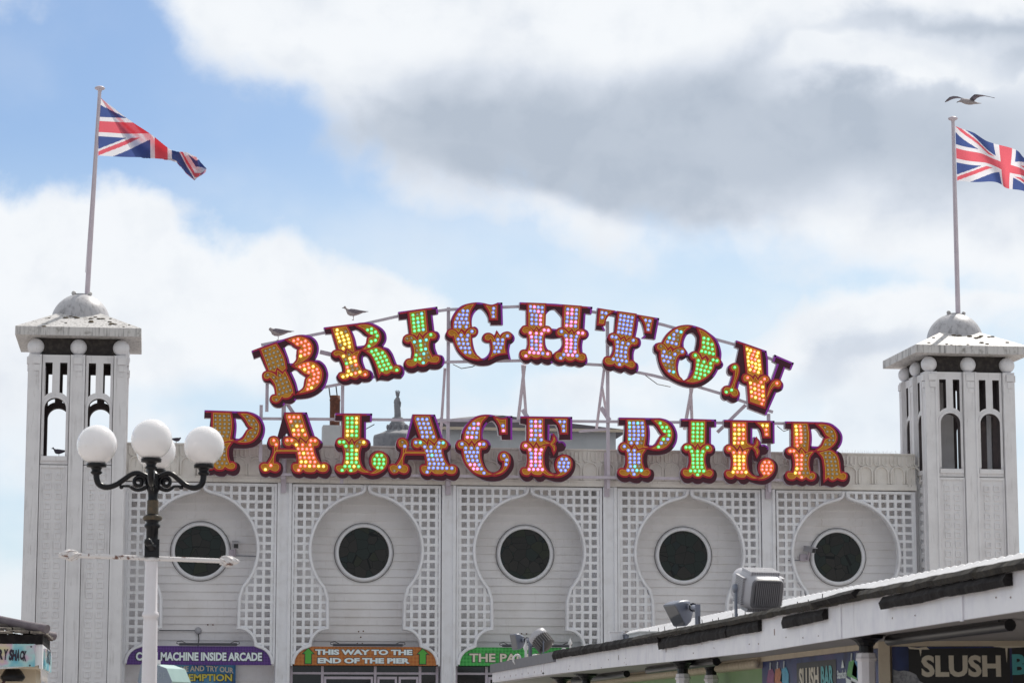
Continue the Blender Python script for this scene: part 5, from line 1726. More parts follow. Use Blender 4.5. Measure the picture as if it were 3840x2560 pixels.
# ------------------------------------------------------------------ things seen over the parapet
# rusted flue on a white box
YFL = 4.0
a, b_ = onY(1180 + 118 * .4847, 1420 + 130 * .4847, YFL), onY(1180 + 195 * .4847, 1420 + 365 * .4847, YFL)
t = thing('chimney_flue', ((a[0] + b_[0]) / 2, YFL, 7.5), 'rust brown metal flue on a white box behind the second letter of the lower row', 'chimney')
r = (b_[0] - a[0]) / 2
MB().lathe([(r, b_[2] - 0.2), (r, a[2] - 0.14), (r * 1.06, a[2] - 0.13), (r * 1.06, a[2] - 0.09), (r, a[2] - 0.08), (r, a[2]), (r * 0.8, a[2]), (r * 0.8, a[2] - 0.3)], ((a[0] + b_[0]) / 2, YFL, 0), n=20).build('pipe', RUST, t)
mb = MB()
for dx in (-0.12, 0.06):
    mb.tube([((a[0] + b_[0]) / 2 + dx, YFL, a[2] - 0.05), ((a[0] + b_[0]) / 2 + dx - 0.04, YFL, a[2] + 0.26)], 0.016, 5)
mb.build('stay_rod', DARK, t)
c = onY(1180 + 150 * .4847, 1420 + 368 * .4847, YFL)
MB().box(c[0] - 0.29, c[0] + 0.29, YFL - 0.29, YFL + 0.29, 7.5, c[2]).build('base_box', REARW, t)

# statue on a dome further back
YST = 14.0


def st(x, y):
    return onY(1180 + x * .4847, 1420 + y * .4847, YST)


c = st(642, 300)
mpx = .4847 * (YST + DIST) / FPX
t = thing('statue', (c[0], YST, 7.5), 'weathered grey statue of a standing robed figure on a domed pedestal beyond the parapet', 'statue')


def hz_(y):
    return st(642, y)[2]


mb = MB()
mb.lathe([(m * mpx, hz_(y)) for m, y in ((190, 560), (190, 460), (185, 440), (150, 428), (118, 415), (78, 395), (70, 370), (62, 345), (50, 330), (44, 318), (42, 300), (30, 296))], (c[0], YST, 0), n=28)
for k in range(10):
    a = k * 2 * math.pi / 10
    mb.ball((c[0] + 76 * mpx * math.cos(a), YST + 76 * mpx * math.sin(a), hz_(375)), 13 * mpx, 8, 6, (1, 1, 1.8))
mb.build('pedestal', STONE, t)
mb = MB()
prof = [(642, 300, 27), (642, 270, 26), (640, 235, 25), (636, 205, 23), (636, 185, 21), (640, 168, 22), (642, 152, 19), (642, 140, 10), (642, 128, 15), (642, 112, 16), (642, 104, 9)]
mb.tube([st(x, y) for x, y, _ in prof], [r_ * mpx for _, _, r_ in prof], 14)
mb.tube([st(648, 160), st(662, 185), st(660, 215), st(650, 235)], [9 * mpx, 8 * mpx, 6 * mpx, 5 * mpx], 8)
mb.tube([st(625, 160), st(618, 185), st(626, 205)], [9 * mpx, 7 * mpx, 5 * mpx], 8)
for dx, dy in ((-16, 0), (-6, -6), (6, -4), (17, 2)):
    mb.tube([st(642 + dx * .7, 112), st(642 + dx, 92 + dy)], [6 * mpx, 3 * mpx], 6)
mb.build('figure', STONE, t)

# grey hut with low roof further back
YH = 9.0


def hp(x, y, Y=YH):
    return onY(1180 + x * .4847, 1420 + y * .4847, Y)


t = thing('rear_hut', (hp(1600, 500)[0], YH, 7.5), 'grey rendered roof hut with a low slate roof behind the middle letters', 'building')
x0, x1 = hp(1000, 480)[0], hp(2330, 480)[0]
zt = hp(1400, 392)[2]
MB().box(x0, x1, YH, YH + 5, 7.49, zt).build('wall', REARW, t)
xm = hp(1450, 300)[0]
zr = hp(1440, 285, YH + 2.5)[2]
mb = MB()
E0 = YH - 0.25
zL, zM, zR = hp(1030, 382, E0)[2], hp(1450, 335, E0)[2], hp(2330, 425, E0)[2]
xs = [x0 - 0.3, hp(1200, 350)[0], xm, hp(1900, 380)[0], x1 + 0.3]
z0 = [zt - 0.02] * 5
zs1 = [zt + 0.12, zt + 0.26, zt + 0.36, zt + 0.2, zt + 0.02]
vs = []
for X, za, zb in zip(xs, z0, zs1):
    vs += [(X, E0, za), (X, E0, zb), (X, YH + 2.5, zb + 0.35), (X, YH + 5.25, zb), (X, YH + 5.25, za)]
fs = []
for i in range(4):
    for k in range(5):
        fs.append((i * 5 + k, i * 5 + (k + 1) % 5, i * 5 + 5 + (k + 1) % 5, i * 5 + 5 + k))
fs += [(0, 1, 2, 3, 4), (24, 23, 22, 21, 20)]
mb.add(vs, fs)
mb.build('roof', SLATE, t)
mb = MB()
mb.box(x0 - 0.3, x1 + 0.3, E0 - 0.02, E0 + 0.0, zt - 0.05, zt + 0.03)
mb.build('gutter', CREAM, t)

# ------------------------------------------------------------------ long canopy kiosk on the right
KX = 6.2                                   # line of the canopy edge


def ky(u, X=KX):
    """distance along the pier of the point on the plane x = X seen in photo column u"""
    return onX(u, 2400, X)[1]


YN, YFAR = -48.5, ky(1846)
zb, zt_ = EYE + 0.141 * KX, EYE + 0.176 * KX
ZFT = EYE + 0.199 * KX                     # top of the felt edge
kio = thing('canopy_kiosk', (8.5, -30, 0), 'long white kiosk canopy with torn black roof felt and a corrugated roof', 'kiosk')
mb = MB()
us = [1846, 1960, 2087, 2320, 2560, 2700, 2840, 3105, 3600, 3840]
hs = [0.150, 0.1495, 0.1485, 0.1435, 0.138, 0.1365, 0.1345, 0.137, 0.140, 0.141]
ys = [ky(u) for u in us]
prev = None
for i in range(len(us) - 1):
    for k in range(6):
        f0, f1 = k / 6, (k + 1) / 6
        ya, yb = ys[i] + (ys[i + 1] - ys[i]) * f0, ys[i] + (ys[i + 1] - ys[i]) * f1
        za, zc_ = EYE + KX * (hs[i] + (hs[i + 1] - hs[i]) * f0), EYE + KX * (hs[i] + (hs[i + 1] - hs[i]) * f1)
        mb.add([(KX, ya, za), (KX, yb, zc_), (KX, yb, ZFT - 0.02), (KX, ya, ZFT - 0.02), (KX + 0.03, ya, za), (KX + 0.03, yb, zc_)], [(0, 1, 2, 3), (0, 4, 5, 1)])
mb.add([(KX, ys[-1], EYE + .141 * KX), (KX, YN, EYE + .141 * KX), (KX, YN, ZFT - 0.02), (KX, ys[-1], ZFT - 0.02)], [(0, 1, 2, 3)])
mb.add([(KX, YN, EYE + .141 * KX), (KX + 5.0, YN, EYE + .141 * KX), (KX + 5.0, YN, ZFT - .02), (KX, YN, ZFT - .02)], [(0, 1, 2, 3)])
mb.add([(KX, YFAR, EYE + .15 * KX), (KX + 4.6, YFAR, EYE + .15 * KX), (KX + 4.6, YFAR, ZFT - .02), (KX, YFAR, ZFT - .02)], [(0, 1, 2, 3)])
for u in (3155, 3612):
    yj = ky(u)
    mb.box(KX - 0.012, KX, yj - 0.035, yj + 0.035, EYE + 0.1385 * KX, ZFT - 0.03)
mb.build('fascia', FASC, kio)
mb = MB()
r_ = random.Random(21)
for i in range(20):
    u = r_.uniform(1900, 3800)
    hh_ = r_.uniform(0.146, 0.163)
    yv = ky(u)
    mb.lathe([(r_.uniform(0.004, 0.009), 0.0), (0.004, 0.006), (0.0, 0.007)], (KX - 0.001, yv, EYE + hh_ * KX), (-1, 0, 0), 7)
for u in (1873, 1892, 1914, 1935, 1958, 1981, 2004, 2030, 2320, 2498, 2905):
    yv = ky(u)
    mb.box(KX - 0.004, KX - 0.0005, yv - 0.008, yv + 0.008, EYE + 0.158 * KX, EYE + (0.163 if u < 2100 else 0.168) * KX)
mb.build('rust_fixing', RUST, kio)
# grey flat edging and small runs on the far end
mb = MB()
mb.box(KX - 0.04, KX + 0.25, ky(2085), YFAR, EYE + 0.178 * KX, EYE + 0.203 * KX)
mb.build('lead_edge', mat('grey_lead_edge', (0.16, 0.16, 0.18), 0.6, col2=(0.24, 0.23, 0.24), nscale=6, amount=0.5), kio)
mb = MB()
mb.box(KX - 0.012, KX, ky(2040), ky(1850), EYE + 0.1525 * KX, EYE + 0.156 * KX)
mb.box(KX - 0.012, KX, ky(2040), ky(2036), EYE + 0.1525 * KX, EYE + 0.178 * KX)
mb.build('fascia_bead', FASC, kio)


def felt(name, m, ua, ub, hb, ht, X=KX, th=0.045, wob=0.005, seed=1, parent=None):
    """ragged strip of roofing felt hanging at the canopy edge between two photo columns"""
    r_ = random.Random(seed)
    ya, yb = ky(ua, X), ky(ub, X)
    n = max(6, int(abs(yb - ya) / 0.12))
    vs, fs = [], []
    lo = hi = 0
    for i in range(n + 1):
        y = ya + (yb - ya) * i / n
        f = i / n
        h0 = hb[0] + (hb[1] - hb[0]) * f
        h1 = ht[0] + (ht[1] - ht[0]) * f
        lo = 0.6 * lo + r_.uniform(-wob, wob)
        hi = 0.6 * hi + r_.uniform(-wob, wob) * 0.7
        b_, t_ = EYE + h0 * X + lo, EYE + h1 * X + hi
        bl = r_.uniform(-0.012, 0.012)
        vs += [(X - th + bl, y, b_), (X - th * 1.3 + bl, y, (b_ + t_) / 2), (X - th * 0.8, y, t_), (X + 0.12, y, t_ + 0.01), (X - 0.002, y, b_ + 0.01)]
    for i in range(n):
        for k in range(5):
            fs.append((i * 5 + k, i * 5 + (k + 1) % 5, i * 5 + 5 + (k + 1) % 5, i * 5 + 5 + k))
    fs += [(0, 1, 2, 3, 4), tuple(n * 5 + k for k in (4, 3, 2, 1, 0))]
    mb = MB()
    mb.add(vs, fs)
    return mb.build(name, m, parent or kio)


felt('roof_felt_edge', FELT2, 2395, 4400, (0.186, 0.1865), (0.1985, 0.2005), th=0.07, seed=3)
felt('roof_felt_edge', FELT, 2088, 2490, (0.183, 0.179), (0.205, 0.196), th=0.06, seed=4)
felt('roof_felt_patch', FELT, 2481, 2740, (0.164, 0.1655), (0.186, 0.187), seed=5)
felt('roof_felt_patch', FELT, 2735, 2858, (0.1665, 0.1668), (0.187, 0.187), seed=6)
felt('roof_felt_patch', FELT, 2950, 3108, (0.1655, 0.1675), (0.1845, 0.185), seed=7)
felt('roof_felt_patch', FELT, 3334, 3805, (0.1685, 0.1705), (0.1855, 0.187), th=0.06, seed=8)
felt('roof_felt_patch', FELT, 3100, 3250, (0.187, 0.190), (0.200, 0.2035), th=0.11, seed=9)
# soffit, back wall, roof
mb = MB()
mb.box(KX + 0.03, 11.4, YN, YFAR - 0.01, zb + 0.03, zb + 0.08)
mb.build('soffit', SOFF, kio)
WX = 7.25
mb = MB()
mb.box(WX, 11.2, ky(3335, WX), ky(2857, WX), 0, zb + 0.03)
mb.box(9.2, 11.2, YN, ky(3335, WX) - 0.001, 0, zb + 0.03)
mb.build('rear_wall', CREAM, kio)
mb = MB()
mb.box(WX, 11.2, ky(2857, WX) + 0.001, YFAR - 0.4, 0, zb + 0.03)
mb.build('green_wall', mat('pale_green_wall', (0.22, 0.36, 0.17), 0.6, col2=(0.32, 0.42, 0.24), nscale=2, amount=0.5), kio)
# dentil cornice under the soffit
mb = MB()
y0, y1 = ky(2840, WX - 0.1), YFAR - 0.6
mb.box(WX - 0.10, WX - 0.001, y0, y1, zb - 0.10, zb + 0.029)
y = y0
while y < y1:
    mb.ball((WX - 0.13, y, zb - 0.05), 0.055, 8, 6)
    y += 0.16
mb.build('ball_cornice', CREAM, kio)
# corrugated sheet roof
XR0, XR1 = KX + 0.14, 8.7
zr0, zr1 = ZFT + 0.01, EYE + 0.2118 * 8.7
mb = MB()
ya, yb = YN, ky(2362, 8.7)
per, y = 0.27, ya
vs, fs = [], []
n = int((yb - ya) / per * 8)
for i in range(n + 1):
    y = ya + i * per / 8
    w = 0.040 * (abs(math.sin(math.pi * i / 8)) - 0.6)
    uu = VPX + 8.7 * FPX / (y + DIST)
    hr = 0.2132 - (uu - 2359) / 1481 * 0.0062
    hl = 0.2008 - (uu - 2359) / 1481 * 0.0025
    vs += [(8.46, y, EYE + hl * 8.46 - 0.06), (8.45 - w * .5, y, EYE + hl * 8.45 + w * .3), (XR1, y, EYE + hr * 8.7 + w), (11.2, y, zr0 + w)]
for i in range(n):
    for k in range(3):
        fs.append((i * 4 + k, i * 4 + k + 1, i * 4 + 5 + k, i * 4 + 4 + k))
mb.add(vs, fs, False)
mb.build('corrugated_roof', CORR, kio)
mb = MB()
mb.add([(KX + 0.05, YN, ZFT - 0.02), (8.47, YN, EYE + 0.1985 * 8.47 - 0.03), (8.47, YFAR, EYE + 0.1985 * 8.47 - 0.05), (KX + 0.05, YFAR, ZFT - 0.02), (11.2, YN, ZFT - 0.02), (11.2, YFAR, ZFT - 0.02)], [(0, 1, 2, 3), (1, 4, 5, 2), (0, 4, 1), (3, 2, 5)])
mb.build('felt_roof_slope', mat('grey_felt_slope', (0.30, 0.27, 0.26), 0.85, col2=(0.5, 0.46, 0.42), nscale=3, amount=0.7), kio)
# thin nails and tags standing along the roof edge
mb = MB()
r_ = random.Random(5)
for u in (2440, 2475, 2498, 2540, 2640, 2680, 2700, 2755, 2770, 2800, 2935, 3000, 3040, 3090):
    yv = ky(u, 8.4)
    zv = EYE + 0.203 * 8.4
    mb.tube([(8.38, yv, zv - 0.08), (8.38, yv + r_.uniform(-.05, .05), zv + r_.uniform(0.0, 0.05))], 0.006, 4)
mb.build('roof_tie', DARK, kio)

# columns with black flared capitals
for u, X in ((3249, 6.55), (2560, 6.55), (2198, 6.55), (2106, 6.55), (2667, 7.05)):
    yc = onX(u, 2480, X)[1]
    top = zb + 0.028
    mb = MB()
    n8 = 16
    mb.lathe([(0.085, 0.0), (0.085, top - 0.24), (0.096, top - 0.235), (0.10, top - 0.215), (0.09, top - 0.20), (0.085, top - 0.165), (0.07, top - 0.16)], (X, yc, 0), n=8, smooth=False)
    c_ = mb.build('column', POSTW, kio)
    mb = MB()
    mb.lathe([(0.068, top - 0.17), (0.068, top - 0.10), (0.085, top - 0.085), (0.09, top - 0.07), (0.12, top - 0.045), (0.16, top - 0.03), (0.165, top - 0.012), (0.19, top - 0.01), (0.19, top - 0.001)], (X, yc, 0), n=12, smooth=False)
    mb.build('capital', BLACK, c_)
# black fluorescent fittings under the soffit
for (u0, u1, X) in ((3335, 3790, 6.75), (2430, 2686, 6.7), (2150, 2350, 6.8)):
    ya, yb = onX(u0, 2400, X)[1], onX(u1, 2400, X)[1]
    t = thing('soffit_light', (X, (ya + yb) / 2, zb - 0.05), {3335: 'long black strip fitting under the canopy above the slush sign', 2430: 'black strip fitting across the tall middle column capital', 2150: 'black strip fitting under the far end of the canopy'}[u0], 'strip light', 'strip fittings under the canopy')
    mb = MB()
    mb.tube([(X, ya, zb - 0.02), (X, yb, zb - 0.02)], 0.05, 10)
    mb.box(X - 0.03, X + 0.03, min(ya, yb) + 0.2, max(ya, yb) - 0.2, zb - 0.01, zb + 0.029)
    mb.build('fitting', BLACK, t)

# slush bar sign boards
BLUEP = blotch_mat('dark_blue_print', (0.02, 0.04, 0.15), [(0.3, (0.012, 0.018, 0.07)), (0.5, (0.03, 0.055, 0.18)), (0.62, (0.055, 0.045, 0.16)), (0.8, (0.10, 0.18, 0.33))], 3.0)
ICE = mat('grey_ice_print', (0.20, 0.21, 0.24), 0.5, col2=(0.42, 0.43, 0.46), nscale=26, amount=0.9, thr=(0.40, 0.62))
BLK = mat('black_print', (0.012, 0.011, 0.012), 0.4)


def board_on(u0, u1, v0, Yl, X0, X1, label, lettering):
    """sign panel standing between two points under the canopy"""
    A, B = np.array(Yl[0]), np.array(Yl[1])
    t = thing('slush_sign', (A[0], A[1], 1.0), label, 'sign')
    ex = (B - A) / np.linalg.norm(B - A)
    w = np.linalg.norm(B - A)
    nrm = np.cross(ex, (0, 0, 1))
    H = v0
    mb = MB()
    mb.obox(A + ex * w / 2 + np.array((0, 0, H - 0.75)) - nrm * 0.03, ex * w / 2, nrm * 0.03, np.array((0, 0, 0.75)))
    mb.build('panel', BLUEP, t)
    mb = MB()
    mb.obox(A + ex * w / 2 + np.array((0, 0, H + 0.03)) - nrm * 0.02, ex * (w / 2 + 0.03), nrm * 0.045, np.array((0, 0, 0.028)))
    mb.build('top_trim', CREAM, t)
    return t, A, ex, w, H, nrm


def flatpoly(t, A, ex, nrm, pts, m, d, name):
    mb = MB()
    tri = tessellate_polygon([[Vector((x, z, 0)) for x, z in pts]])
    mb.add([A + ex * x + np.array((0, 0, z)) + nrm * d for x, z in pts], [tuple(q) for q in tri])
    return mb.build(name, m, t, fix=False)


# nearer board, facing the walk
p0 = onX(3345, 2423, 7.25)
hz1 = p0[2]
q1 = onY(3900, 2400, p0[1] - 0.35)
Bp = np.array((q1[0], q1[1], 0))
Ap = np.array((p0[0], p0[1], 0))
t, A, ex, w, H, nrm = board_on(0, 0, hz1, (Ap, Bp), 0, 0, 'near dark sign board with big pale SLUSH lettering and teal letters', None)
px = w / 555.0           # metres per photo column on this board


def bx(xz):              # x in the lower right close-up (scale .4507 from 2780)
    return (2780 + xz * .4507 - 3345) * px


def bz(yz):
    return H - (yz - 140) * .4507 * px * 1.0


flatpoly(t, A, ex, nrm, [(bx(1390), bz(160)), (bx(2230), bz(150)), (bx(2230), bz(640)), (bx(1520), bz(640)), (bx(1390), bz(400))], BLK, 0.004, 'black_ground')
flatpoly(t, A, ex, nrm, [(bx(2250), bz(150)), (w - 0.01, bz(145)), (w - 0.01, bz(640)), (bx(2250), bz(640))], BLK, 0.004, 'black_ground')
icep = [(bx(1385), bz(140)), (bx(1400), bz(160)), (bx(1480), bz(165)), (bx(1490), bz(225)), (bx(1500), bz(165)), (bx(1565), bz(165)), (bx(1540), bz(142)), (bx(1470), bz(150))]
flatpoly(t, A, ex, nrm, icep[::-1], LETC, 0.008, 'icicle')
flatpoly(t, A, ex, nrm, [(bx(2090), bz(143)), (bx(2195), bz(155)), (bx(2205), bz(280)), (bx(2215), bz(155)), (w - 0.02, bz(143)), (w - 0.02, bz(134)), (bx(2160), bz(130))], LETC, 0.008, 'icicle')
flatpoly(t, A, ex, nrm, [(bx(1258), bz(640)), (bx(1258), bz(330)), (bx(1300), bz(345)), (bx(1350), bz(340)), (bx(1400), bz(350)), (bx(1450), bz(375)), (bx(1480), bz(430)), (bx(1520), bz(450)), (bx(1600), bz(520)), (bx(1640), bz(640))][::1], ICE, 0.006, 'ice_print')
text('SLUSH', A + ex * bx(1495) + np.array((0, 0, bz(395))), ex, EZ, bx(2155) - bx(1495), bz(213) - bz(395), LETC, t, 0.04, depth=0.010)
text('BAR', A + ex * bx(2248) + np.array((0, 0, bz(378))), ex, EZ, (bx(2155) - bx(1495)) * 0.62, bz(205) - bz(378), LETT, t, 0.04, depth=0.010)
mb = MB()
mb.obox(A - ex * 0.08 + np.array((0, 0, H - 0.7)), ex * 0.055, nrm * 0.06, np.array((0, 0, 0.75)))
mb.build('side_post', CREAM, t)
# further board along the kiosk wall
p0, p1 = onX(2857, 2474, WX - 0.04), onX(3306, 2436, WX - 0.04)
A_, B_ = np.array((p0[0], p0[1], 0)), np.array((p1[0], p1[1], 0))
t, A, ex, w, H, nrm = board_on(0, 0, (p0[2] + p1[2]) / 2, (A_, B_), 0, 0, 'further blue sign board with small slush bar lettering behind the near column', None)


def cx_(xz):
    return onX(2780 + xz * .4507, 2480, WX - 0.04)[1]


def fx(xz):
    return (p0[1] - cx_(xz))


flatpoly(t, A, ex, nrm, [(fx(462), H - 1.2), (fx(790), H - 1.2), (fx(790), H - 0.06), (fx(462), H - 0.06)], BLK, 0.004, 'black_ground')
hS = 0.23
text('SLUSH', A + ex * fx(485) + np.array((0, 0, H - 0.35)), ex, EZ, fx(648) - fx(485), hS, LETC, t, 0.04, depth=0.010)
text('BAR', A + ex * fx(668) + np.array((0, 0, H - 0.35)), ex, EZ, fx(770) - fx(668), hS, LETT, t, 0.04, depth=0.010)
text('Starslush', A + ex * fx(802) + np.array((0, 0, H - 0.27)), ex, EZ, fx(880) - fx(802), 0.09, LETW, t, 0.03, depth=0.010)
flatpoly(t, A, ex, nrm, [(fx(835), H - 0.16), (fx(860), H - 0.16), (fx(848), H - 0.07)], LETW, 0.008, 'star_mark')
for xz, col, nm in ((248, (0.22, 0.03, 0.14), 'purple'), (308, (0.45, 0.13, 0.03), 'orange'), (362, (0.05, 0.35, 0.55), 'blue'), (925, (0.06, 0.32, 0.05), 'green'), (968, (0.06, 0.25, 0.5), 'blue')):
    fxx = fx(xz)
    cupm = mat('slush_' + nm, col, 0.4, col2=tuple(min(1, c * 2 + .05) for c in col), nscale=16, amount=0.6)
    flatpoly(t, A, ex, nrm, [(fxx - 0.22, H - 0.24), (fxx + 0.18, H - 0.32), (fxx + 0.20, H - 0.17), (fxx + 0.08, H - 0.09), (fxx - 0.12, H - 0.10)], cupm, 0.006, 'slush_print')
    flatpoly(t, A, ex, nrm, [(fxx - 0.26, H - 0.26), (fxx - 0.12, H - 0.7), (fxx + 0.22, H - 0.7), (fxx + 0.22, H - 0.34)], LETW, 0.007, 'cup_print')
    mb = MB()
    mb.tube([A + ex * fxx + np.array((0, 0, H - 0.10)) + nrm * 0.012, A + ex * (fxx + 0.02) + np.array((0, 0, H - 0.02)) + nrm * 0.012], 0.008, 5)
    mb.build('straw', LETW, t)

# ------------------------------------------------------------------ fittings on the canopy roof
def oriented(fwd, up=(0, 0, 1)):
    f = np.array(fwd, float)
    f /= np.linalg.norm(f)
    s = np.cross(f, np.array(up, float))
    s /= np.linalg.norm(s)
    return f, s, np.cross(s, f)


def rrect(w, h, r, n=5):
    out = []
    for (cx, cy, a0) in ((w - r, h - r, 0), (-(w - r), h - r, 90), (-(w - r), -(h - r), 180), (w - r, -(h - r), 270)):
        for k in range(n + 1):
            a = math.radians(a0 + 90 * k / n)
            out.append((cx + r * math.cos(a), cy + r * math.sin(a)))
    return out


def shell(mb, c, F, secs, mi=0, smooth=True, cap=True):
    """rounded-rectangle sections along F: (distance, half width, half height, radius)"""
    f, s, u = F
    vs, fs = [], []
    m = None
    for d, w, h, r in secs:
        R = rrect(w, h, r)
        m = len(R)
        vs += [c + f * d + s * x + u * y for x, y in R]
    for i in range(len(secs) - 1):
        for k in range(m):
            fs.append((i * m + k, i * m + (k + 1) % m, (i + 1) * m + (k + 1) % m, (i + 1) * m + k))
    mb.add(vs, fs, smooth, mi)
    if cap:
        mb.add(vs[:m], [tuple(range(m))[::-1]], False, mi)
        mb.add(vs[-m:], [tuple(range(m))], False, mi)


# big louvred sounder / searchlight housing
XS = 6.75
c = onX(2838, 2206, XS)
sc = (c[1] + DIST) / FPX          # metres per photo px there
F = oriented((0.22, -1.0, -0.30))
t = thing('louvred_speaker', (c[0], c[1], ZFT), 'large pale louvred speaker with a dark slatted front on the canopy roof', 'loudspeaker')
hw, hh = 82 * sc, 72 * sc
mb = MB()
secs = [(-0.30, hw * .66, hh * .70, 0.10), (-0.25, hw * .84, hh * .86, 0.11), (-0.12, hw * .95, hh * .96, 0.11), (0.02, hw * 1.0, hh * 1.0, 0.11), (0.13, hw * .98, hh * .98, 0.11), (0.22, hw * .90, hh * .88, 0.10), (0.265, hw * .82, hh * .80, 0.09)]
shell(mb, c, F, secs)
mb.build('housing', SPKG, t)
f, s, u = F
mb = MB()
for k in range(17):           # louvre fins on top, bottom and sides
    a = -0.72 + 1.44 * k / 16
    for sg in (-1, 1):
        mb.obox(c + f * 0.06 + s * hw * a + u * sg * hh * 0.99, f * 0.12, s * 0.0055, u * 0.02)
        mb.obox(c + f * 0.05 + u * hh * a + s * sg * hw * 0.99, f * 0.11, u * 0.0055, s * 0.02)
mb.build('louvre', SPKG, t)
mb = MB()
for k in range(16):
    a = -0.72 + 1.44 * (k + .5) / 16
    for sg in (-1, 1):
        mb.obox(c + f * 0.06 + s * hw * a + u * sg * hh * 0.985, f * 0.11, s * 0.011, u * 0.012)
        mb.obox(c + f * 0.05 + u * hh * a + s * sg * hw * 0.985, f * 0.10, u * 0.011, s * 0.012)
mb.build('vent_slot', DARK, t)
mb = MB()
shell(mb, c, F, [(0.262, hw * .80, hh * .78, 0.06), (0.285, hw * .78, hh * .76, 0.06)])
mb.build('front_frame', mat('mid_grey_frame', (0.13, 0.13, 0.145), 0.5), t)
mb = MB()
shell(mb, c, F, [(0.28, hw * .66, hh * .66, 0.05), (0.288, hw * .66, hh * .66, 0.05)])
mb.build('front_cavity', DARK, t)
mb = MB()
for k in range(13):
    a = -0.6 + 1.2 * k / 12
    mb.obox(c + f * 0.292 + s * hw * a, f * 0.010, s * 0.0075, u * hh * 0.63)
mb.build('front_slat', mat('slat_grey', (0.13, 0.13, 0.145), 0.5), t)
mb = MB()
for sg in (-1, 1):
    b0 = c + s * sg * (hw + 0.02)
    mb.box(b0[0] - 0.012, b0[0] + 0.012, b0[1] - 0.03, b0[1] + 0.03, ZFT + 0.05, b0[2] + 0.02)
    mb.lathe([(0.05, -0.01), (0.05, 0.02), (0.0, 0.02)], b0, s * sg, 12)
mb.build('bracket', GREYH, t)
mb = MB()
for dx in (-0.02, 0.03):
    mb.tube([c - u * hh * .95 + s * dx, c - u * hh * 1.25 + s * (dx - 0.03), c - u * hh * 1.5 + s * dx], 0.008, 5)
mb.build('cable', DARK, t)


def flood(uv, X, fwd, w, h, dep, label, arm_uv, group='grey floodlights on the canopy roof'):
    c = onX(*uv, X)
    sc = (c[1] + DIST) / FPX
    F = oriented(fwd)
    f, s, u = F
    t = thing('floodlight', (c[0], c[1], ZFT), label, 'floodlight', group)
    mb = MB()
    shell(mb, c, F, [(dep * .5, w, h, 0.03), (dep * .42, w * 1.02, h * 1.02, 0.03), (dep * .1, w * .97, h * .97, 0.04), (-dep * .3, w * .66, h * .70, 0.05), (-dep * .5, w * .5, h * .5, 0.04)])
    mb.build('housing', GREYH, t)
    mb = MB()
    shell(mb, c, F, [(dep * .5, w * .9, h * .9, 0.025), (dep * .52, w * .88, h * .88, 0.025)])
    mb.build('lens', mat('floodlight_glass', (0.12, 0.13, 0.15), 0.1), t)
    a = onX(*arm_uv, X)
    mb = MB()
    mb.box(a[0] - 0.03, a[0] + 0.03, a[1] - 0.02, a[1] + 0.02, ZFT - 0.03, a[2] + 0.05)
    mb.tube([a, c - f * dep * .45], 0.035, 8)
    mb.lathe([(0.055, -0.03), (0.055, 0.03), (0.0, 0.03)], (a + c - f * dep * .45) / 2, c - a, 10)
    mb.build('bracket', GREYH, t)
    mb = MB()
    mb.tube([c - f * dep * .4 + u * .05, (a + c) / 2 + np.array((0, 0, .06)), a + np.array((0.01, -0.03, -0.1)), (a[0] + 0.02, a[1] - 0.02, ZFT)], 0.006, 5)
    mb.build('cable', DARK, t)
    return t


flood((2556, 2288), 6.5, (-0.80, -0.30, -0.52), 0.150, 0.155, 0.24, 'grey floodlight on a flat bracket pointing left, in front of the fourth wall bay', (2616, 2280))
flood((1945, 2402), 6.4, (-0.95, -0.3, -0.20), 0.125, 0.14, 0.19, 'small grey floodlight beside a ribbed drum lamp at the far canopy end', (1988, 2400))
# ribbed drum lamp
XD = 6.45
c = onX(2032, 2402, XD)
F = oriented((-0.55, 0.5, 0.75))
f, s, u = F
t = thing('drum_lamp', (c[0], c[1], ZFT), 'ribbed dark drum lamp with a pale rim tilted skyward at the far canopy end', 'floodlight', 'grey floodlights on the canopy roof')
mb = MB()
mb.lathe([(0.0, -0.16), (0.10, -0.155), (0.125, -0.12), (0.155, 0.06)], c, f, 24)
mb.build('body', mat('drum_grey', (0.09, 0.085, 0.085), 0.5), t)
mb = MB()
mb.lathe([(0.155, 0.05), (0.165, 0.07), (0.162, 0.15), (0.13, 0.165), (0.0, 0.17)], c, f, 24)
mb.build('rim', SPKG, t)
mb = MB()
for k in range(22):
    a = 2 * math.pi * k / 22
    d = math.cos(a) * s + math.sin(a) * u
    tt = -math.sin(a) * s + math.cos(a) * u
    mb.obox(c + d * 0.148 - f * 0.03, f * 0.10, d * 0.014, tt * 0.004)
mb.build('rib', mat('rib_grey', (0.20, 0.19, 0.19), 0.5), t)
mb = MB()
mb.box(c[0] - 0.02, c[0] + 0.02, c[1] - 0.18, c[1] + 0.18, ZFT - 0.04, ZFT)
for dy in (-0.17, 0.17):
    mb.beam((c[0], c[1] + dy, ZFT - 0.02), (c[0], c[1] + dy, c[2]), 0.02, 0.04)
mb.build('bracket', GREYH, t)

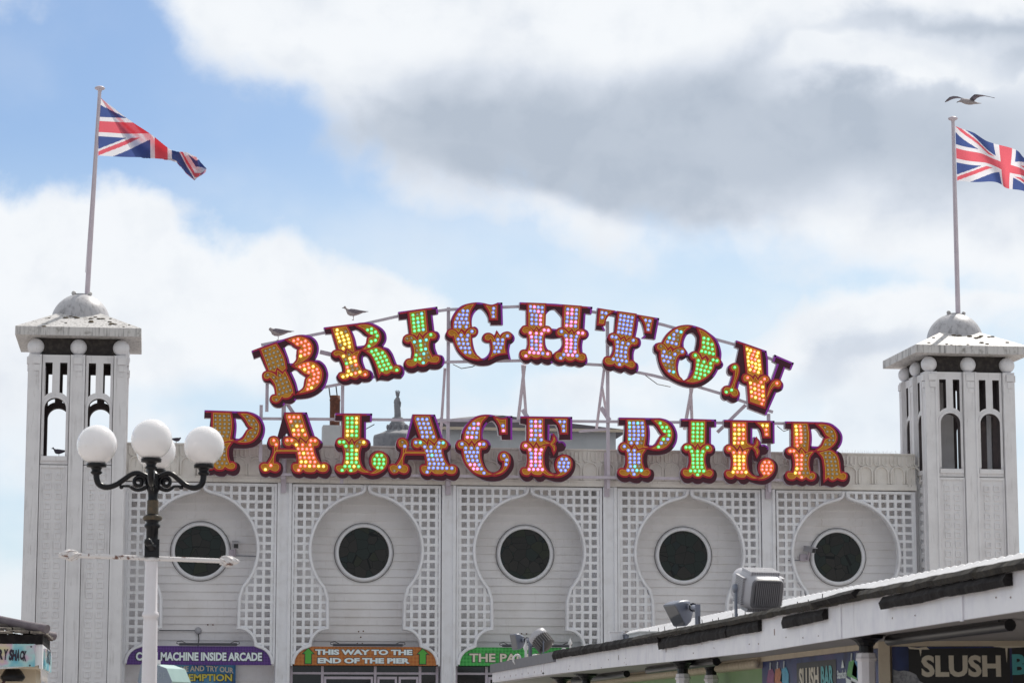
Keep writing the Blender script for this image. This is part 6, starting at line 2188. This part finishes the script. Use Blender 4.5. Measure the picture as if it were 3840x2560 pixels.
# small white box camera and boxes at the roof end
c = onX(2312, 2385, 6.6)
t = thing('roof_camera', (c[0], c[1], ZFT), 'little white camera on a short stalk beside the end of the corrugated roof', 'camera')
mb = MB()
mb.obox(c, np.array((0.09, 0, 0.0)), np.array((0, 0.05, 0)), np.array((0, 0, 0.055)))
mb.obox(c + np.array((0.0, 0, 0.065)), np.array((0.11, 0, 0)), np.array((0, 0.06, 0)), np.array((0, 0, 0.008)))
mb.build('housing', TRIM, t)
mb = MB()
mb.tube([(c[0], c[1], ZFT), (c[0], c[1], c[2] - 0.05)], [0.05, 0.03], 8)
mb.build('stalk', TRIM, t)
for (u0, v0, u1, v1, m, lb) in ((2335, 2382, 2352, 2408, GREYH, 'small grey box between the white camera and the roof'), (2358, 2378, 2402, 2408, REARW, 'pale box at the end of the corrugated roof')):
    a, b_ = onX(u0, v0, 6.7), onX(u1, v1, 6.7)
    yl, yh = sorted((a[1], b_[1]))
    mb = MB()
    mb.box(6.7, 6.95, yl, yh, ZFT - 0.02, a[2])
    mb.box(6.68, 6.97, yl - 0.02, yh + 0.02, a[2], a[2] + 0.015)
    tag(mb.build('roof_box', m), lb, 'box')

# white iron crestings
CRE = mat('white_cresting', (0.80, 0.80, 0.80), 0.5)
for (u_, v_, sc_, lb) in ((2138, 2436, 1.0, 'white fleur shaped iron finial on the roof edge'), (1972, 2462, 1.55, 'white scrolled iron cresting in front of the green sign')):
    c = onX(u_, v_, 6.35)
    t = thing('roof_cresting', tuple(c), lb, 'finial', 'white iron finials on the canopy')
    k = 0.0045 * sc_
    mb = MB()
    mb.tube([c + np.array((0, 0, -20 * k)), c + np.array((0, 0, 22 * k))], 3.2 * k, 6)
    mb.lathe([(0.0, 0), (5 * k, 6 * k), (7 * k, 12 * k), (3 * k, 20 * k), (0.0, 30 * k)], c + np.array((0, 0, 12 * k)), n=8)
    mb.build('spike', CRE, t)
    for sg in (-1, 1):
        pts = [c + np.array((0, 0, -18 * k))]
        for i in range(12):
            a = math.radians(-90 + i * 30)
            r = (15 - 0.9 * i) * k
            pts.append(c + np.array((sg * (20 * k + r * math.cos(a) * 0.9), 0, -4 * k + r * math.sin(a))))
        mb = MB()
        mb.tube(pts, 2.6 * k, 6)
        mb.build('scroll', CRE, t)

# ------------------------------------------------------------------ shack kiosk on the left
SYK = -28.0
scs = .16579
k0 = lambda x, y, Y=SYK: onY(x * scs, 2300 + y * scs, Y)
sh = thing('shack_kiosk', (-2.8, SYK, 0), 'small kiosk with a shingle hip roof and tie dye fascia sign', 'kiosk')
xr = k0(960, 800)[0]
xl = xr - 3.0
YD = SYK + 2.4
zt0, zt1, zf0 = k0(500, 690)[2], k0(500, 470)[2], k0(500, 1190)[2]
mb = MB()
mb.box(xl, xr, SYK, YD, zt0, zt1)
mb.build('black_fascia', FELT, sh)
mb = MB()
# scalloped white valance
zl = k0(600, 1300)[2]
xm = k0(920, 1150)[0]
pts = [(xl, zt0 - 0.001), (xl, zf0 - 0.0)]
nseg = 3
span = (xm - xl) / 2.0
for j in range(2):
    for i in range(1, 13):
        f_ = i / 12
        pts.append((xl + span * (j + f_), zf0 + 0.02 - (zf0 - zl) * math.sin(math.pi * f_) * 1.0 - 0.0))
pts += [(xr, zf0 + 0.02), (xr, zt0 - 0.001)]
mb.prism(pts, [], XZ, SYK + 0.02, SYK + 0.05)
mb.build('valance', TRIM, sh)
mb = MB()
mb.box(xr - 0.04, xr, SYK + 0.051, YD, zf0 - 0.02, zt0 - 0.001)
mb.build('side_valance', TRIM, sh)
mb = MB()
for k in range(5):
    y = SYK + 0.3 + k * 0.42
    mb.add([(xr - 0.03, y, zf0), (xr - 0.03, y + 0.36, zf0), (xr - 0.03, y + 0.18, zf0 - 0.16), (xr - 0.01, y, zf0), (xr - 0.01, y + 0.36, zf0), (xr - 0.01, y + 0.18, zf0 - 0.16)], [(0, 1, 2), (5, 4, 3), (0, 3, 4, 1), (1, 4, 5, 2), (2, 5, 3, 0)])
mb.build('pennant_board', TRIM, sh)
mb = MB()
mb.box(xl + 0.1, xr - 0.1, SYK + 0.7, YD - 0.1, 0, zt0)
mb.build('booth_wall', CREAM, sh)
mb = MB()
mb.box(xl, xr - 0.05, SYK + 0.06, YD - 0.02, zf0 - 0.02, zf0 + 0.03)
mb.build('soffit', CREAM, sh)
# hip roof with ragged shingle courses and rounded hip rolls
apex = np.array(((xl + xr) / 2, (SYK + YD) / 2, zt1 + 0.36))
r_ = random.Random(11)
mb = MB()
cor = [np.array(q) for q in ((xl - .04, SYK - .04, zt1 + .002), (xr + .04, SYK - .04, zt1 + .002), (xr + .04, YD + .04, zt1 + .002), (xl - .04, YD + .04, zt1 + .002))]
for e in range(4):
    a, b_ = cor[e], cor[(e + 1) % 4]
    for rrow in range(7):
        f0, f1 = rrow / 7, (rrow + 1.15) / 7
        n = 16 - 2 * rrow
        for k in range(n):
            g0, g1 = k / n, (k + 1) / n - 0.006
            P_ = lambda g, f: (a + (b_ - a) * g) * (1 - f) + apex * f
            up = np.array((0, 0, 0.03 + r_.uniform(0, 0.015)))
            dz = np.array((0, 0, r_.uniform(-0.006, 0.008)))
            q = [P_(g0, f0) + up + dz, P_(g1, f0) + up + dz, P_(g1, min(f1, 1)) + dz * 0, P_(g0, min(f1, 1))]
            mb.add(q + [q[0] - up * 0.8, q[1] - up * 0.8], [(0, 1, 2, 3), (4, 5, 1, 0)])
mb.build('shingle_roof', mat('weathered_shingles', (0.13, 0.11, 0.10), 0.9, col2=(0.42, 0.38, 0.30), nscale=12, amount=0.8), sh)
mb = MB()
for q in cor:
    e_ = np.array(q) + (apex - q) * -0.01
    mb.tube([e_ + np.array((0, 0, 0.07)), e_ + (apex - q) * 0.15 + np.array((0, 0, 0.06)), apex + np.array((0, 0, 0.05))], 0.055, 10)
mb.build('hip_roll', mat('grey_hip_roll', (0.16, 0.13, 0.15), 0.7, col2=(0.3, 0.28, 0.27), nscale=8, amount=0.5), sh)
mb = MB()
mb.lathe([(0.13, 0.0), (0.16, 0.05), (0.11, 0.13), (0.03, 0.2), (0.0, 0.2)], (k0(250, 1300)[0], SYK + 0.45, zf0 - 0.17), n=14)
mb.build('lantern', BLACK, sh)
mb = MB()
g0 = k0(0, 1568)
mb.tube([(g0[0] - 0.1, SYK + 0.4, g0[2] - 0.2), (k0(60, 1500)[0], SYK + 0.4, k0(60, 1500)[2]), (k0(150, 1340)[0], SYK + 0.4, k0(150, 1340)[2])], 0.02, 6)
mb.build('iron_bracket', mat('maroon_iron', (0.06, 0.02, 0.03), 0.5), sh)
# sign panel with its lettering
TIE = blotch_mat('tie_dye_print', (0.2, 0.55, 0.62), [(0.30, (0.02, 0.24, 0.48)), (0.42, (0.18, 0.50, 0.60)), (0.52, (0.42, 0.66, 0.66)), (0.60, (0.60, 0.42, 0.55)), (0.68, (0.66, 0.60, 0.36)), (0.8, (0.25, 0.60, 0.62))], 3.4)
ts = thing('shack_sign', (xr - 0.8, SYK - 0.01, zf0), 'tie dye sign panel reading SHACK in dark uneven capitals', 'sign')
xs1 = k0(795, 900)[0]
mb = MB()
mb.box(xl + 0.1, xs1, SYK - 0.02, SYK + 0.019, k0(0, 1190)[2], k0(0, 680)[2])
mb.build('panel', TIE, ts)
xq = k0(5, 900)[0]
for i, (ch, x0, x1, y0, y1) in enumerate((('R', -60, 75, 800, 1035), ('Y', 70, 175, 800, 1040), ('S', 195, 290, 800, 1055), ('H', 275, 370, 815, 1055), ('A', 362, 445, 800, 1065), ('C', 445, 525, 830, 1045), ('K', 515, 600, 835, 1070))):
    a, b_ = k0(x0, y1), k0(x1, y0)
    text(ch, (a[0], SYK - 0.02, a[2]), EX, (0.06, 0, 1), b_[0] - a[0], b_[2] - a[2], LETB, ts, 0.06, depth=0.008)
mb = MB()
for x, z in ((xs1 - 0.05, k0(0, 740)[2]), (xs1 - 0.06, k0(0, 1165)[2])):
    mb.lathe([(0.012, 0), (0.0, 0.008)], (x, SYK - 0.02, z), (0, -1, 0), 8)
mb.build('screw', DARK, ts)
ts2 = thing('side_sign', (xr, SYK + 1.2, zf0), 'narrow tie dye side sign seen edge on at the kiosk corner', 'sign')
MB().box(xr + 0.001, xr + 0.03, SYK + 0.35, YD - 0.1, zf0 - 0.02, zt0 - 0.04).build('panel', TIE, ts2)
text('SHACK', (xr + 0.03, SYK + 0.55, zf0 + 0.06), (0, 1, 0), EZ, 1.35, 0.2, LETB, ts2, 0.03, depth=0.005)
